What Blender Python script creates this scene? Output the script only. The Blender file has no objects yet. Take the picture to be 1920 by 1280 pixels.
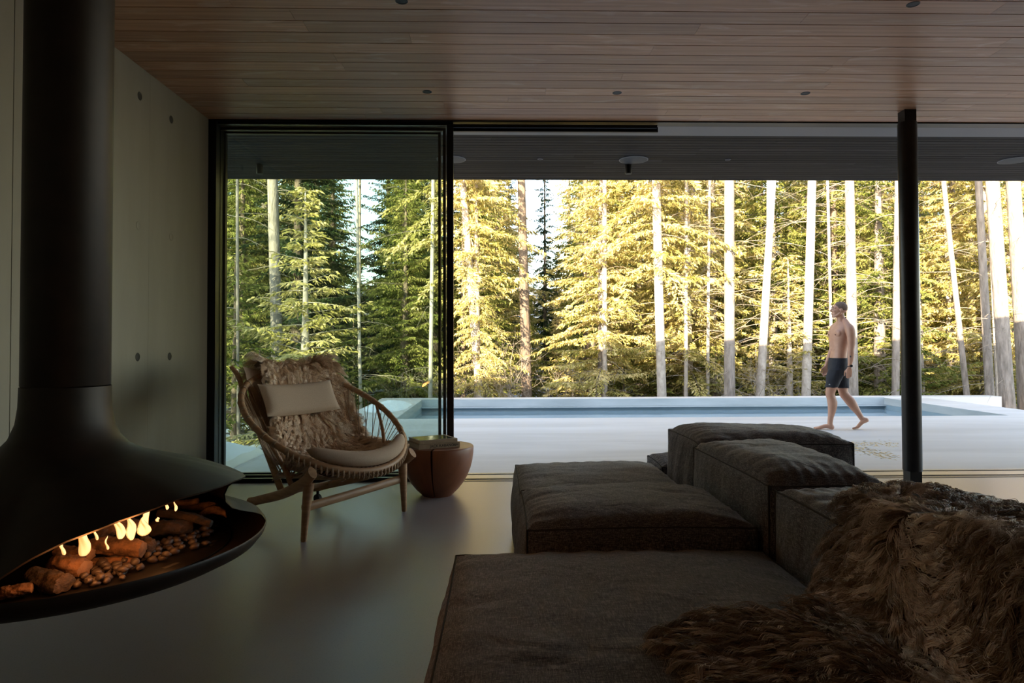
import bpy, bmesh, math, random
import numpy as np
from mathutils import Vector, Matrix
scn = bpy.context.scene
COL = scn.collection
PI = math.pi
F = 1280.0
YAW, PITCH, ROLL, SX, SY = -0.0238, 0.0215, 0.0032, -8.58, -24.03
CAM = np.array([0.0, 0.0, 1.2])

def rotm():
    cy, sy = math.cos(YAW), math.sin(YAW); cp, sp = math.cos(PITCH), math.sin(PITCH); cr, sr = math.cos(ROLL), math.sin(ROLL)
    Rz = np.array([[cy, -sy, 0], [sy, cy, 0], [0, 0, 1]])
    Rx = np.array([[1, 0, 0], [0, cp, -sp], [0, sp, cp]])
    Ry = np.array([[cr, 0, sr], [0, 1, 0], [-sr, 0, cr]])
    return Rz @ Rx @ Ry
RM = rotm()
def ray(px, py):
    return RM @ np.array([(px - 960 + SX) / F, 1.0, (640 + SY - py) / F])
def at(px, py, Y):
    d = ray(px, py); return CAM + d * (Y / d[1])
def at_z(px, py, z):
    d = ray(px, py); return CAM + d * ((z - 1.2) / d[2])

# ---------------- camera, world, sun, exposure ----------------
cd = bpy.data.cameras.new('camera'); cam = bpy.data.objects.new('camera', cd); COL.objects.link(cam)
cd.sensor_width = 36.0; cd.lens = F * 36.0 / 1920.0; cd.clip_start = 0.02; cd.clip_end = 400
cd.shift_x = SX / 1920.0; cd.shift_y = SY / 1920.0
r, fw, up = RM[:, 0], RM[:, 1], RM[:, 2]
cam.matrix_world = Matrix(((r[0], up[0], -fw[0], 0), (r[1], up[1], -fw[1], 0), (r[2], up[2], -fw[2], 1.2), (0, 0, 0, 1)))
scn.camera = cam
SUN_EL = math.radians(14.0); SUN_DIR = Vector((0.46, 0.89, 0)).normalized()   # the way sunlight travels over ground
w = bpy.data.worlds.new('sky'); scn.world = w; w.use_nodes = True
nt = w.node_tree; nt.nodes.clear()
wo = nt.nodes.new('ShaderNodeOutputWorld'); bg = nt.nodes.new('ShaderNodeBackground'); sk = nt.nodes.new('ShaderNodeTexSky')
sk.sky_type = 'NISHITA'; sk.sun_disc = False; sk.sun_elevation = SUN_EL
sk.sun_rotation = math.atan2(-SUN_DIR.x, -SUN_DIR.y)
sk.air_density = 1.0; sk.dust_density = 0.6; sk.ozone_density = 1.0
bg.inputs['Strength'].default_value = 1.12
hs = nt.nodes.new('ShaderNodeHueSaturation'); hs.inputs['Saturation'].default_value = 0.72
nt.links.new(sk.outputs[0], hs.inputs['Color']); nt.links.new(hs.outputs[0], bg.inputs[0]); nt.links.new(bg.outputs[0], wo.inputs[0])
sd = bpy.data.lights.new('sun', 'SUN'); sd.energy = 30.0; sd.color = (1.0, 0.81, 0.56); sd.angle = math.radians(0.6)
sun = bpy.data.objects.new('sun', sd); COL.objects.link(sun)
tv = Vector((SUN_DIR.x * math.cos(SUN_EL), SUN_DIR.y * math.cos(SUN_EL), -math.sin(SUN_EL)))
sun.rotation_euler = tv.to_track_quat('-Z', 'Y').to_euler()
sun.location = (-20, -20, 14)
vs = scn.view_settings
vs.view_transform = 'Standard'; vs.look = 'None'; vs.gamma = 1.0; vs.use_curve_mapping = False; vs.exposure = 0.0
cy = scn.cycles
cy.max_bounces = 10; cy.diffuse_bounces = 6; cy.glossy_bounces = 4; cy.transmission_bounces = 6; cy.transparent_max_bounces = 16
cy.caustics_reflective = False; cy.caustics_refractive = False; cy.sample_clamp_indirect = 6.0; cy.use_denoising = True
cy.blur_glossy = 0.5

# ---------------- material helpers ----------------
def mk(name):
    m = bpy.data.materials.new(name); m.use_nodes = True
    n = m.node_tree; b = n.nodes['Principled BSDF']
    return m, n, b
def N(n, t, **kw):
    x = n.nodes.new(t)
    for k, v in kw.items():
        if k in x.inputs: x.inputs[k].default_value = v
        else: setattr(x, k, v)
    return x
def ramp(n, pts):
    x = n.nodes.new('ShaderNodeValToRGB'); e = x.color_ramp.elements
    while len(e) < len(pts): e.new(0.5)
    for i, (p, c) in enumerate(pts):
        e[i].position = p; e[i].color = (c[0], c[1], c[2], 1)
    return x
def simple(name, c, rough=0.5, metal=0.0, spec=0.5):
    m, n, b = mk(name)
    b.inputs['Base Color'].default_value = (*c, 1); b.inputs['Roughness'].default_value = rough
    b.inputs['Metallic'].default_value = metal; b.inputs['Specular IOR Level'].default_value = spec
    return m
def noisy(name, c1, c2, scale=(5, 5, 5), rough=0.6, metal=0.0, bump=0.1, detail=6, bscale=None, lo=0.35, hi=0.65, bdist=0.01, spec=0.5, dist=0.0):
    m, n, b = mk(name); L = n.links.new
    tc = N(n, 'ShaderNodeTexCoord'); mp = N(n, 'ShaderNodeMapping'); mp.inputs['Scale'].default_value = scale
    L(tc.outputs['Object'], mp.inputs[0])
    nz = N(n, 'ShaderNodeTexNoise', Scale=1.0, Detail=float(detail), Roughness=0.6, Distortion=dist); L(mp.outputs[0], nz.inputs['Vector'])
    cr = ramp(n, [(lo, c1), (hi, c2)]); L(nz.outputs[0], cr.inputs[0]); L(cr.outputs[0], b.inputs['Base Color'])
    b.inputs['Roughness'].default_value = rough; b.inputs['Metallic'].default_value = metal; b.inputs['Specular IOR Level'].default_value = spec
    if bump:
        bp = N(n, 'ShaderNodeBump', Strength=bump, Distance=bdist)
        if bscale:
            mp2 = N(n, 'ShaderNodeMapping'); mp2.inputs['Scale'].default_value = bscale; L(tc.outputs['Object'], mp2.inputs[0])
            nz2 = N(n, 'ShaderNodeTexNoise', Scale=1.0, Detail=5.0); L(mp2.outputs[0], nz2.inputs['Vector']); L(nz2.outputs[0], bp.inputs['Height'])
        else: L(nz.outputs[0], bp.inputs['Height'])
        L(bp.outputs[0], b.inputs['Normal'])
    return m
M = {}
M['black_metal'] = noisy('black_metal', (.012, .011, .011), (.02, .018, .017), (8, 8, 8), .38, .6, .04)
M['fire_metal'] = noisy('fire_metal', (.014, .010, .008), (.024, .016, .012), (9, 9, 9), .50, .3, .05, bscale=(60, 60, 60), bdist=.002)
M['frame'] = simple('frame', (.018, .018, .02), .35, .7)
M['track'] = simple('track', (.36, .34, .31), .35, .6)
M['lintel'] = simple('lintel', (.19, .19, .21), .5, .2)
M['concrete_wall'] = noisy('concrete_wall', (.27, .25, .20), (.35, .325, .26), (1.2, 2.4, .5), .75, 0, .12, 8, (14, 14, 5), .25, .75, .004)
M['back_wall'] = noisy('back_wall', (.40, .37, .32), (.46, .43, .37), (2, 2, 2), .8, 0, 0)
M['sun_block_render'] = noisy('sun_block_render', (.28, .28, .27), (.36, .36, .34), (2, 2, 2), .8, 0, 0)
M['deck'] = noisy('deck', (.50, .475, .455), (.66, .64, .63), (.22, 1.6, 1), .6, 0, .05, 9, (3, 12, 3), .25, .62, .003, dist=.6)
M['pool_wall'] = noisy('pool_wall', (.33, .36, .37), (.42, .45, .46), (1, 1, 5), .7, 0, 0)
M['pool_inner'] = noisy('pool_inner', (.20, .28, .33), (.26, .34, .39), (1, 1, 1), .6, 0, 0)
M['snow'] = noisy('snow', (.80, .84, .88), (.88, .90, .93), (2, 2, 2), .7, 0, .3, 6, (3, 3, 3), .3, .7, .05)
M['soffit'] = None
M['skin'] = noisy('skin', (.42, .215, .14), (.50, .27, .18), (9, 9, 9), .5, 0, .05, 4, (60, 60, 60), .3, .7, .002)
M['stubble'] = noisy('stubble', (.11, .07, .05), (.20, .125, .09), (90, 90, 90), .8, 0, 0)
M['shorts'] = noisy('shorts', (.006, .007, .012), (.011, .012, .020), (12, 12, 12), .8, 0, .5, 4, (16, 16, 6), .3, .7, .02)
M['table_wood'] = noisy('table_wood', (.17, .056, .024), (.27, .10, .045), (5, 5, 2.2), .42, 0, .05, 6, None, .3, .7, .003, dist=1.2)
M['oak'] = noisy('oak', (.36, .20, .10), (.50, .30, .16), (8, 8, 60), .45, 0, .05, 5)
M['cord'] = noisy('cord', (.34, .235, .15), (.48, .35, .23), (60, 60, 60), .8, 0, .1)
M['cushion'] = noisy('cushion', (.46, .345, .245), (.55, .42, .31), (200, 200, 200), .9, 0, .2, 3, None, .3, .7, .001)
M['paper'] = simple('paper', (.50, .43, .33), .8)
M['book_cover'] = noisy('book_cover', (.26, .19, .12), (.32, .24, .16), (20, 20, 20), .6, 0, 0)
M['book_top'] = simple('book_top', (.10, .12, .10), .12)
M['ink'] = simple('ink', (.03, .022, .016), .7)
M['rubber'] = simple('rubber', (.02, .02, .02), .5)
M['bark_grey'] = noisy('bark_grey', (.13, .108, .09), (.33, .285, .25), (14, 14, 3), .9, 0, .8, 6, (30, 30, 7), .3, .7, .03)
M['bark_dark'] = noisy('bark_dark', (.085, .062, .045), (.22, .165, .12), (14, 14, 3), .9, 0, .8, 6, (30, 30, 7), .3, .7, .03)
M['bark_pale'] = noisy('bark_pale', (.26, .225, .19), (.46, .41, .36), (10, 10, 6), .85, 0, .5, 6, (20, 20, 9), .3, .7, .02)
M['dead_twig'] = noisy('dead_twig', (.22, .18, .135), (.36, .31, .25), (20, 20, 20), .9, 0, 0)
M['speaker'] = simple('speaker', (.045, .045, .05), .6)
M['log'] = noisy('log', (.035, .018, .010), (.17, .085, .04), (30, 30, 30), .9, 0, .8, 7, (50, 50, 50), .35, .65, .01)
M['log_char'] = noisy('log_char', (.014, .010, .008), (.06, .035, .02), (30, 30, 30), .9, 0, .8, 7, (60, 60, 60), .4, .7, .01)
M['log_end'] = noisy('log_end', (.06, .032, .016), (.18, .10, .05), (20, 20, 20), .9, 0, .2)
M['pebble'] = noisy('pebble', (.018, .014, .012), (.075, .055, .045), (60, 60, 60), .55, 0, 0)
M['hide'] = simple('hide', (.06, .038, .025), .9)
M['hide_cream'] = simple('hide_cream', (.30, .21, .14), .9)

def plank_mat(name, ca, cb, streak, rough, k=.35):
    m, n, b = mk(name); L = n.links.new
    tc = N(n, 'ShaderNodeTexCoord'); g = N(n, 'ShaderNodeNewGeometry')
    mp = N(n, 'ShaderNodeMapping'); mp.inputs['Scale'].default_value = (1.1, 55, 20); L(tc.outputs['Object'], mp.inputs[0])
    ad = N(n, 'ShaderNodeVectorMath', operation='ADD'); L(mp.outputs[0], ad.inputs[0])
    ml = N(n, 'ShaderNodeMath', operation='MULTIPLY'); ml.inputs[1].default_value = 37.0; L(g.outputs['Random Per Island'], ml.inputs[0]); L(ml.outputs[0], ad.inputs[1])
    nz = N(n, 'ShaderNodeTexNoise', Scale=1.0, Detail=5.0, Distortion=.3); L(ad.outputs[0], nz.inputs['Vector'])
    r1 = ramp(n, [(.25, ca), (.75, cb)]); L(nz.outputs[0], r1.inputs[0])
    mp2 = N(n, 'ShaderNodeMapping'); mp2.inputs['Scale'].default_value = (1.6, 7, 5); L(tc.outputs['Object'], mp2.inputs[0])
    ad2 = N(n, 'ShaderNodeVectorMath', operation='ADD'); L(mp2.outputs[0], ad2.inputs[0]); L(ml.outputs[0], ad2.inputs[1])
    n2 = N(n, 'ShaderNodeTexNoise', Scale=1.0, Detail=4.0, Distortion=1.5); L(ad2.outputs[0], n2.inputs['Vector'])
    r2 = ramp(n, [(.56, (0, 0, 0)), (.70, (1, 1, 1))]); L(n2.outputs[0], r2.inputs[0])
    mul = N(n, 'ShaderNodeMath', operation='MULTIPLY'); L(r2.outputs[0], mul.inputs[0]); mul.inputs[1].default_value = .45
    mx = N(n, 'ShaderNodeMix', data_type='RGBA'); L(mul.outputs[0], mx.inputs[0]); L(r1.outputs[0], mx.inputs[6]); mx.inputs[7].default_value = (*streak, 1)
    hv = N(n, 'ShaderNodeHueSaturation'); L(mx.outputs[2], hv.inputs['Color'])
    mr = N(n, 'ShaderNodeMapRange'); mr.inputs[3].default_value = 1 - k; mr.inputs[4].default_value = 1 + k; L(g.outputs['Random Per Island'], mr.inputs[0]); L(mr.outputs[0], hv.inputs['Value'])
    L(hv.outputs[0], b.inputs['Base Color']); b.inputs['Roughness'].default_value = rough
    bp = N(n, 'ShaderNodeBump', Strength=.15, Distance=.002); L(nz.outputs[0], bp.inputs['Height']); L(bp.outputs[0], b.inputs['Normal'])
    return m
M['ceiling'] = plank_mat('ceiling', (.43, .215, .112), (.67, .385, .222), (.80, .61, .46), .38, .16)
M['soffit'] = plank_mat('soffit', (.010, .009, .010), (.026, .022, .024), (.045, .04, .043), .6, .6)

M['soffit'].node_tree.nodes['Principled BSDF'].inputs['Specular IOR Level'].default_value = .12
def floor_mat():
    m, n, b = mk('floor'); L = n.links.new
    tc = N(n, 'ShaderNodeTexCoord'); nz = N(n, 'ShaderNodeTexNoise', Scale=.7, Detail=7.0); L(tc.outputs['Object'], nz.inputs['Vector'])
    r1 = ramp(n, [(.3, (.345, .32, .325)), (.7, (.42, .39, .395))]); L(nz.outputs[0], r1.inputs[0])
    n2 = N(n, 'ShaderNodeTexNoise', Scale=170.0, Detail=2.0); L(tc.outputs['Object'], n2.inputs['Vector'])
    r2 = ramp(n, [(.30, (.55, .55, .55)), (.42, (1, 1, 1))]); L(n2.outputs[0], r2.inputs[0])
    mx = N(n, 'ShaderNodeMix', data_type='RGBA', blend_type='MULTIPLY'); mx.inputs[0].default_value = .5
    L(r1.outputs[0], mx.inputs[6]); L(r2.outputs[0], mx.inputs[7]); L(mx.outputs[2], b.inputs['Base Color'])
    mr = N(n, 'ShaderNodeMapRange'); mr.inputs[3].default_value = .26; mr.inputs[4].default_value = .38; L(nz.outputs[0], mr.inputs[0]); L(mr.outputs[0], b.inputs['Roughness'])
    b.inputs['Specular IOR Level'].default_value = .55
    return m
M['floor'] = floor_mat()

def fabric_mat():
    m, n, b = mk('sofa_fabric'); L = n.links.new
    tc = N(n, 'ShaderNodeTexCoord')
    outs = []
    for sc in ((35, 420, 420), (420, 35, 420), (420, 420, 35)):
        mp = N(n, 'ShaderNodeMapping'); mp.inputs['Scale'].default_value = sc; L(tc.outputs['Object'], mp.inputs[0])
        z = N(n, 'ShaderNodeTexNoise', Scale=1.0, Detail=2.0); L(mp.outputs[0], z.inputs['Vector']); outs.append(z)
    a = N(n, 'ShaderNodeMath', operation='ADD'); L(outs[0].outputs[0], a.inputs[0]); L(outs[1].outputs[0], a.inputs[1])
    a2 = N(n, 'ShaderNodeMath', operation='ADD'); L(a.outputs[0], a2.inputs[0]); L(outs[2].outputs[0], a2.inputs[1])
    dv = N(n, 'ShaderNodeMath', operation='DIVIDE'); L(a2.outputs[0], dv.inputs[0]); dv.inputs[1].default_value = 3.0
    r1 = ramp(n, [(.40, (.030, .032, .042)), (.5, (.088, .089, .104)), (.60, (.33, .31, .315))]); L(dv.outputs[0], r1.inputs[0])
    L(r1.outputs[0], b.inputs['Base Color']); b.inputs['Roughness'].default_value = .95; b.inputs['Specular IOR Level'].default_value = .2
    b.inputs['Sheen Weight'].default_value = .25; b.inputs['Sheen Roughness'].default_value = .5
    bp = N(n, 'ShaderNodeBump', Strength=.5, Distance=.002); L(dv.outputs[0], bp.inputs['Height'])
    z3 = N(n, 'ShaderNodeTexNoise', Scale=5.0, Detail=3.0, Distortion=1.0); L(tc.outputs['Object'], z3.inputs['Vector'])
    bp2 = N(n, 'ShaderNodeBump', Strength=.5, Distance=.03); L(z3.outputs[0], bp2.inputs['Height']); L(bp.outputs[0], bp2.inputs['Normal']); L(bp2.outputs[0], b.inputs['Normal'])
    return m
M['fabric'] = fabric_mat()
M['piping'] = simple('piping', (.045, .042, .044), .9)

def glass_mat(name, tint, rough=.0):
    m, n, b = mk(name); L = n.links.new; n.nodes.remove(b)
    o = n.nodes['Material Output']
    t = N(n, 'ShaderNodeBsdfTransparent'); t.inputs[0].default_value = (*tint, 1)
    g = N(n, 'ShaderNodeBsdfGlossy'); g.inputs['Roughness'].default_value = rough; g.inputs[0].default_value = (1, 1, 1, 1)
    fr = N(n, 'ShaderNodeFresnel', IOR=1.45); mx = N(n, 'ShaderNodeMixShader')
    L(fr.outputs[0], mx.inputs[0]); L(t.outputs[0], mx.inputs[1]); L(g.outputs[0], mx.inputs[2]); L(mx.outputs[0], o.inputs[0])
    return m
M['glass'] = glass_mat('glass', (.885, .925, .905))

def water_mat():
    m, n, b = mk('water'); L = n.links.new
    b.inputs['Base Color'].default_value = (.22, .31, .37, 1); b.inputs['Roughness'].default_value = .06; b.inputs['IOR'].default_value = 1.33
    tc = N(n, 'ShaderNodeTexCoord'); z = N(n, 'ShaderNodeTexNoise', Scale=2.5, Detail=3.0); L(tc.outputs['Object'], z.inputs['Vector'])
    bp = N(n, 'ShaderNodeBump', Strength=.12, Distance=.02); L(z.outputs[0], bp.inputs['Height']); L(bp.outputs[0], b.inputs['Normal'])
    return m
M['water'] = water_mat()

def leaf_mat(name, c1, c2, c3):
    m, n, b = mk(name); L = n.links.new; n.nodes.remove(b); o = n.nodes['Material Output']
    g = N(n, 'ShaderNodeNewGeometry'); tc = N(n, 'ShaderNodeTexCoord'); z = N(n, 'ShaderNodeTexNoise', Scale=.9, Detail=3.0); L(tc.outputs['Object'], z.inputs['Vector'])
    a = N(n, 'ShaderNodeMath', operation='MULTIPLY'); L(g.outputs['Random Per Island'], a.inputs[0]); a.inputs[1].default_value = .35
    ad = N(n, 'ShaderNodeMath', operation='ADD'); L(a.outputs[0], ad.inputs[0]); L(z.outputs[0], ad.inputs[1])
    r1 = ramp(n, [(.42, c1), (.66, c2), (.9, c3)]); L(ad.outputs[0], r1.inputs[0])
    d = N(n, 'ShaderNodeBsdfDiffuse'); t = N(n, 'ShaderNodeBsdfTranslucent'); mx = N(n, 'ShaderNodeMixShader'); mx.inputs[0].default_value = .35
    L(r1.outputs[0], d.inputs[0]); L(r1.outputs[0], t.inputs[0]); L(d.outputs[0], mx.inputs[1]); L(t.outputs[0], mx.inputs[2]); L(mx.outputs[0], o.inputs[0])
    return m
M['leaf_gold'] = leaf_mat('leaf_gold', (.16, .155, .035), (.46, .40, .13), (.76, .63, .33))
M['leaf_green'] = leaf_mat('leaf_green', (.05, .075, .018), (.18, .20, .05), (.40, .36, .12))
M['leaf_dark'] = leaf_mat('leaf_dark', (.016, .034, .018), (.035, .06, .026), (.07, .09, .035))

def ground_mat():
    m, n, b = mk('forest_ground'); L = n.links.new
    tc = N(n, 'ShaderNodeTexCoord'); z = N(n, 'ShaderNodeTexNoise', Scale=.55, Detail=9.0, Roughness=.65); L(tc.outputs['Object'], z.inputs['Vector'])
    r1 = ramp(n, [(.46, (.035, .026, .018)), (.53, (.10, .075, .05)), (.555, (.72, .77, .83))]); L(z.outputs[0], r1.inputs[0])
    L(r1.outputs[0], b.inputs['Base Color']); b.inputs['Roughness'].default_value = .9
    return m
M['ground'] = ground_mat()

def fur_mat(name, c1, c2, c3):
    m, n, b = mk(name); L = n.links.new
    at_ = N(n, 'ShaderNodeAttribute', attribute_name='shade'); h = N(n, 'ShaderNodeHairInfo')
    r1 = ramp(n, [(0, c1), (.5, c2), (1, c3)])
    ad = N(n, 'ShaderNodeMath', operation='MULTIPLY_ADD'); L(h.outputs['Intercept'], ad.inputs[0]); ad.inputs[1].default_value = .40; L(at_.outputs['Fac'], ad.inputs[2])
    L(ad.outputs[0], r1.inputs[0]); L(r1.outputs[0], b.inputs['Base Color']); b.inputs['Roughness'].default_value = .45; b.inputs['Specular IOR Level'].default_value = .5
    return m
M['fur_brown'] = fur_mat('fur_brown', (.055, .036, .025), (.27, .185, .125), (.86, .76, .66))
M['fur_cream'] = fur_mat('fur_cream', (.45, .27, .15), (.82, .62, .43), (.95, .84, .70))

def flame_mat():
    m, n, b = mk('flame'); L = n.links.new; n.nodes.remove(b); o = n.nodes['Material Output']
    lw = N(n, 'ShaderNodeLayerWeight', Blend=.5); r1 = ramp(n, [(.12, (1.0, .60, .24)), (.5, (1.0, .36, .07)), (.9, (.9, .20, .02))]); L(lw.outputs['Facing'], r1.inputs[0])
    rs_ = ramp(n, [(.1, (1, 1, 1)), (.8, (.25, .25, .25))]); L(lw.outputs['Facing'], rs_.inputs[0])
    mu = N(n, 'ShaderNodeMath', operation='MULTIPLY'); L(rs_.outputs[0], mu.inputs[0]); mu.inputs[1].default_value = 2.0
    e = N(n, 'ShaderNodeEmission'); L(r1.outputs[0], e.inputs[0]); L(mu.outputs[0], e.inputs[1]); t = N(n, 'ShaderNodeBsdfTransparent')
    ra = ramp(n, [(.35, (0, 0, 0)), (.97, (1, 1, 1))]); L(lw.outputs['Facing'], ra.inputs[0])
    mx = N(n, 'ShaderNodeMixShader'); L(ra.outputs[0], mx.inputs[0]); L(e.outputs[0], mx.inputs[1]); L(t.outputs[0], mx.inputs[2]); L(mx.outputs[0], o.inputs[0])
    return m
M['flame'] = flame_mat()

# ---------------- object helpers ----------------
def tag(o, label=None, cat=None, group=None, kind=None):
    if label: o['label'] = label
    if cat: o['category'] = cat
    if group: o['group'] = group
    if kind: o['kind'] = kind
    return o
def empty(name, loc, label, cat, group=None, rz=0):
    o = bpy.data.objects.new(name, None); COL.objects.link(o); o.location = loc; o.rotation_euler = (0, 0, rz); o.empty_display_size = .1
    return tag(o, label, cat, group)
class MB:
    def __init__(s): s.v = []; s.f = []; s.n = 0
    def add(s, v, f):
        v = np.asarray(v, float).reshape(-1, 3); s.v.append(v); s.f += [tuple(int(i) + s.n for i in q) for q in f]; s.n += len(v)
    def box(s, x0, x1, y0, y1, z0, z1):
        v = [(x, y, z) for z in (z0, z1) for y in (y0, y1) for x in (x0, x1)]
        s.add(v, [(0, 2, 3, 1), (4, 5, 7, 6), (0, 1, 5, 4), (2, 6, 7, 3), (0, 4, 6, 2), (1, 3, 7, 5)])
    def tube(s, pts, rad, seg=8, cap=True, flat=1.0, closed=False):
        pts = np.asarray(pts, float); n = len(pts)
        rad = np.full(n, rad) if np.isscalar(rad) else np.asarray(rad, float)
        if closed: tg = np.roll(pts, -1, 0) - np.roll(pts, 1, 0)
        else: tg = np.gradient(pts, axis=0)
        tg /= np.linalg.norm(tg, axis=1)[:, None] + 1e-12
        u = np.cross(tg[0], (0, 0, 1.0)); 
        if np.linalg.norm(u) < .05: u = np.cross(tg[0], (1.0, 0, 0))
        u /= np.linalg.norm(u); V = []
        for i in range(n):
            u = u - tg[i] * np.dot(u, tg[i]); u /= np.linalg.norm(u) + 1e-12; w_ = np.cross(tg[i], u)
            for k in range(seg):
                a = 2 * PI * k / seg; V.append(pts[i] + rad[i] * (math.cos(a) * u + flat * math.sin(a) * w_))
        Fc = []
        for i in range(n if closed else n - 1):
            j = (i + 1) % n
            for k in range(seg):
                k2 = (k + 1) % seg; Fc.append((i * seg + k, i * seg + k2, j * seg + k2, j * seg + k))
        if cap and not closed: Fc += [tuple(range(seg))[::-1], tuple(range((n - 1) * seg, n * seg))]
        s.add(V, Fc)
    def lathe(s, prof, cx=0, cy=0, seg=48):
        V = []; Fc = []; n = len(prof)
        for (r_, z) in prof:
            for k in range(seg): a = 2 * PI * k / seg; V.append((cx + r_ * math.cos(a), cy + r_ * math.sin(a), z))
        for i in range(n - 1):
            for k in range(seg): k2 = (k + 1) % seg; Fc.append((i * seg + k, i * seg + k2, (i + 1) * seg + k2, (i + 1) * seg + k))
        s.add(V, Fc)
    def build(s, name, mat, parent=None, smooth=True, angle=40):
        me = bpy.data.meshes.new(name); me.from_pydata(np.concatenate(s.v).tolist(), [], s.f)
        if smooth:
            me.shade_smooth(); me.set_sharp_from_angle(angle=math.radians(angle))
        me.materials.append(M[mat]); o = bpy.data.objects.new(name, me); COL.objects.link(o)
        if parent: o.parent = parent
        return o
def rebase(o, p):
    """put a mesh object's origin at p"""
    o.data.transform(Matrix.Translation(-Vector(p))); o.location = p; return o
def struct(o): o['kind'] = 'structure'; return o
def catmull(pts, n=8):
    P = np.asarray(pts, float); P = np.vstack([2 * P[0] - P[1], P, 2 * P[-1] - P[-2]]); out = []
    for i in range(1, len(P) - 2):
        for k in range(n):
            t = k / n; out.append(.5 * ((2 * P[i]) + (-P[i - 1] + P[i + 1]) * t + (2 * P[i - 1] - 5 * P[i] + 4 * P[i + 1] - P[i + 2]) * t * t + (-P[i - 1] + 3 * P[i] - 3 * P[i + 1] + P[i + 2]) * t ** 3))
    out.append(P[-2]); return np.array(out)
def interp(x, tab):
    t = np.asarray(tab, float); return np.interp(x, t[:, 0], t[:, 1])
# ---------------- setting ----------------
X0, Y1, ZC = -2.54, 5.976, 3.164
b = MB(); b.box(X0 - .2, 9.3, -5.2, 6.02, -.25, 0); struct(b.build('floor', 'floor', smooth=False))
rnd = random.Random(4)
def planks(name, mat, x0, x1, y_edge, step, n, z, gap, thick=.02):
    b = MB(); y = y_edge
    for i in range(n):
        ya, yb = y - step + gap, y; x = x0 - rnd.random() * 3
        while x < x1:
            l = 1.8 + rnd.random() * 2.8; a, c = max(x, x0), min(x + l - .0015, x1)
            if c > a + .02: b.box(a, c, ya, yb, z, z + thick)
            x += l
        y -= step
    b.box(x0, x1, y, y_edge, z + thick + .004, z + thick + .05)
    return b.build(name, mat, smooth=False)
struct(planks('ceiling', 'ceiling', X0, 9.3, Y1, .1535, 73, ZC, .008))
struct(planks('ceiling_soffit', 'soffit', -3.45, 11.5, 8.13, .0875, 20, ZC, .009))
b = MB(); b.box(-3.45, 11.5, -9, 8.14, ZC + .075, 3.62); struct(b.build('roof', 'frame', smooth=False))
b = MB(); b.box(-3.46, 11.5, 8.12, 8.15, ZC - .004, 3.62); b.box(-3.48, -3.45, 6.38, 8.15, ZC - .004, 3.62); struct(b.build('trim_1', 'frame', smooth=False))
# concrete wall on the left, cast in tall panels
b = MB()
for (a, c) in ((-5.2, .8), (.806, 2.2), (2.206, 3.60), (3.606, 4.985), (4.9865, Y1)):
    b.box(X0 - .25, X0, a, c, 0, ZC)
b.box(X0 - .5, X0 - .004, -5.2, Y1, 0, ZC); b.box(X0 - .5, X0 - .02, Y1, 6.37, -.8, ZC)
struct(b.build('wall_left', 'concrete_wall', smooth=False))
M['tie'] = simple('tie', (.07, .068, .055), .9)
for (px, py, m_) in ((262, 180, 'tie'), (321, 224, 'tie'), (258, 669, 'tie'), (318, 668, 'tie'), (259, 423, 'concrete_wall'), (321, 444, 'concrete_wall')):
    d = ray(px, py); t = X0 / d[0]; p = CAM + d * t; b = MB()
    seg = 20; V = []; Fc = []
    for i, (r_, x) in enumerate(((.03, X0 + .0005), (.026, X0 + .003), (.022, X0 + .001), (.001, X0 + .001))):
        for k in range(seg): a = 2 * PI * k / seg; V.append((x, p[1] + r_ * math.cos(a), p[2] + r_ * math.sin(a)))
    for i in range(3):
        for k in range(seg): Fc.append((i * seg + k, i * seg + (k + 1) % seg, (i + 1) * seg + (k + 1) % seg, (i + 1) * seg + k))
    b.add(V, Fc); o = struct(b.build('wall_tie_hole', m_))
b = MB(); b.box(X0 - .5, 9.3, -5.4, -5.2, 0, ZC); struct(b.build('wall_back', 'back_wall', smooth=False))
b = MB(); b.box(9.3, 9.5, -5.4, 1.2, 0, ZC); b.box(9.3, 9.5, 5.6, 6.38, 0, ZC); b.box(9.3, 9.5, 1.2, 5.6, 2.9, ZC); struct(b.build('wall_right', 'back_wall', smooth=False))  # opening added in this unseen wall to bring fill light onto the chair
b = MB(); b.box(-11, X0 - .5, -9, 5.0, -1, 3.62); struct(b.build('wall_sun_block', 'sun_block_render', smooth=False))  # unseen solid block added to keep the low sun off terrace and coping
# threshold, tracks, head
b = MB(); b.box(X0 - .3, 9.3, 6.02, 6.38, -.25, -.002); struct(b.build('trim_2', 'track', smooth=False))
b = MB()
for y, q in ((5.98, .045), (6.075, .035), (6.30, .018)): b.box(X0, 9.3, y, y + q, -.002, .003)
struct(b.build('trim_3', 'frame', smooth=False))
b = MB(); b.box(X0 - .2, 9.3, 5.976, 6.09, ZC - .012, ZC + .07); struct(b.build('trim_4', 'frame', smooth=False))
b = MB(); b.box(X0 - .2, 9.3, 6.09, 6.38, ZC - .006, ZC + .07); struct(b.build('trim_5', 'lintel', smooth=False))
b = MB(); p = at(1232, 236, 6.0); b.box(-.45, p[0], 6.0, 6.03, ZC - .055, ZC - .045); b.box(-.45, p[0] + .02, 6.05, 6.08, ZC - .075, ZC - .03); b.box(-.45, p[0], 5.99, 6.09, ZC - .045, ZC - .03)
struct(b.build('trim_6', 'frame', smooth=False))
# jamb at the wall
b = MB(); b.box(X0, X0 + .068, 5.976, 6.06, 0, ZC - .012); b.box(X0 - .1, X0 + .01, 6.10, 6.36, 0, ZC - .006); struct(b.build('trim_7', 'frame', smooth=False))
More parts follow.
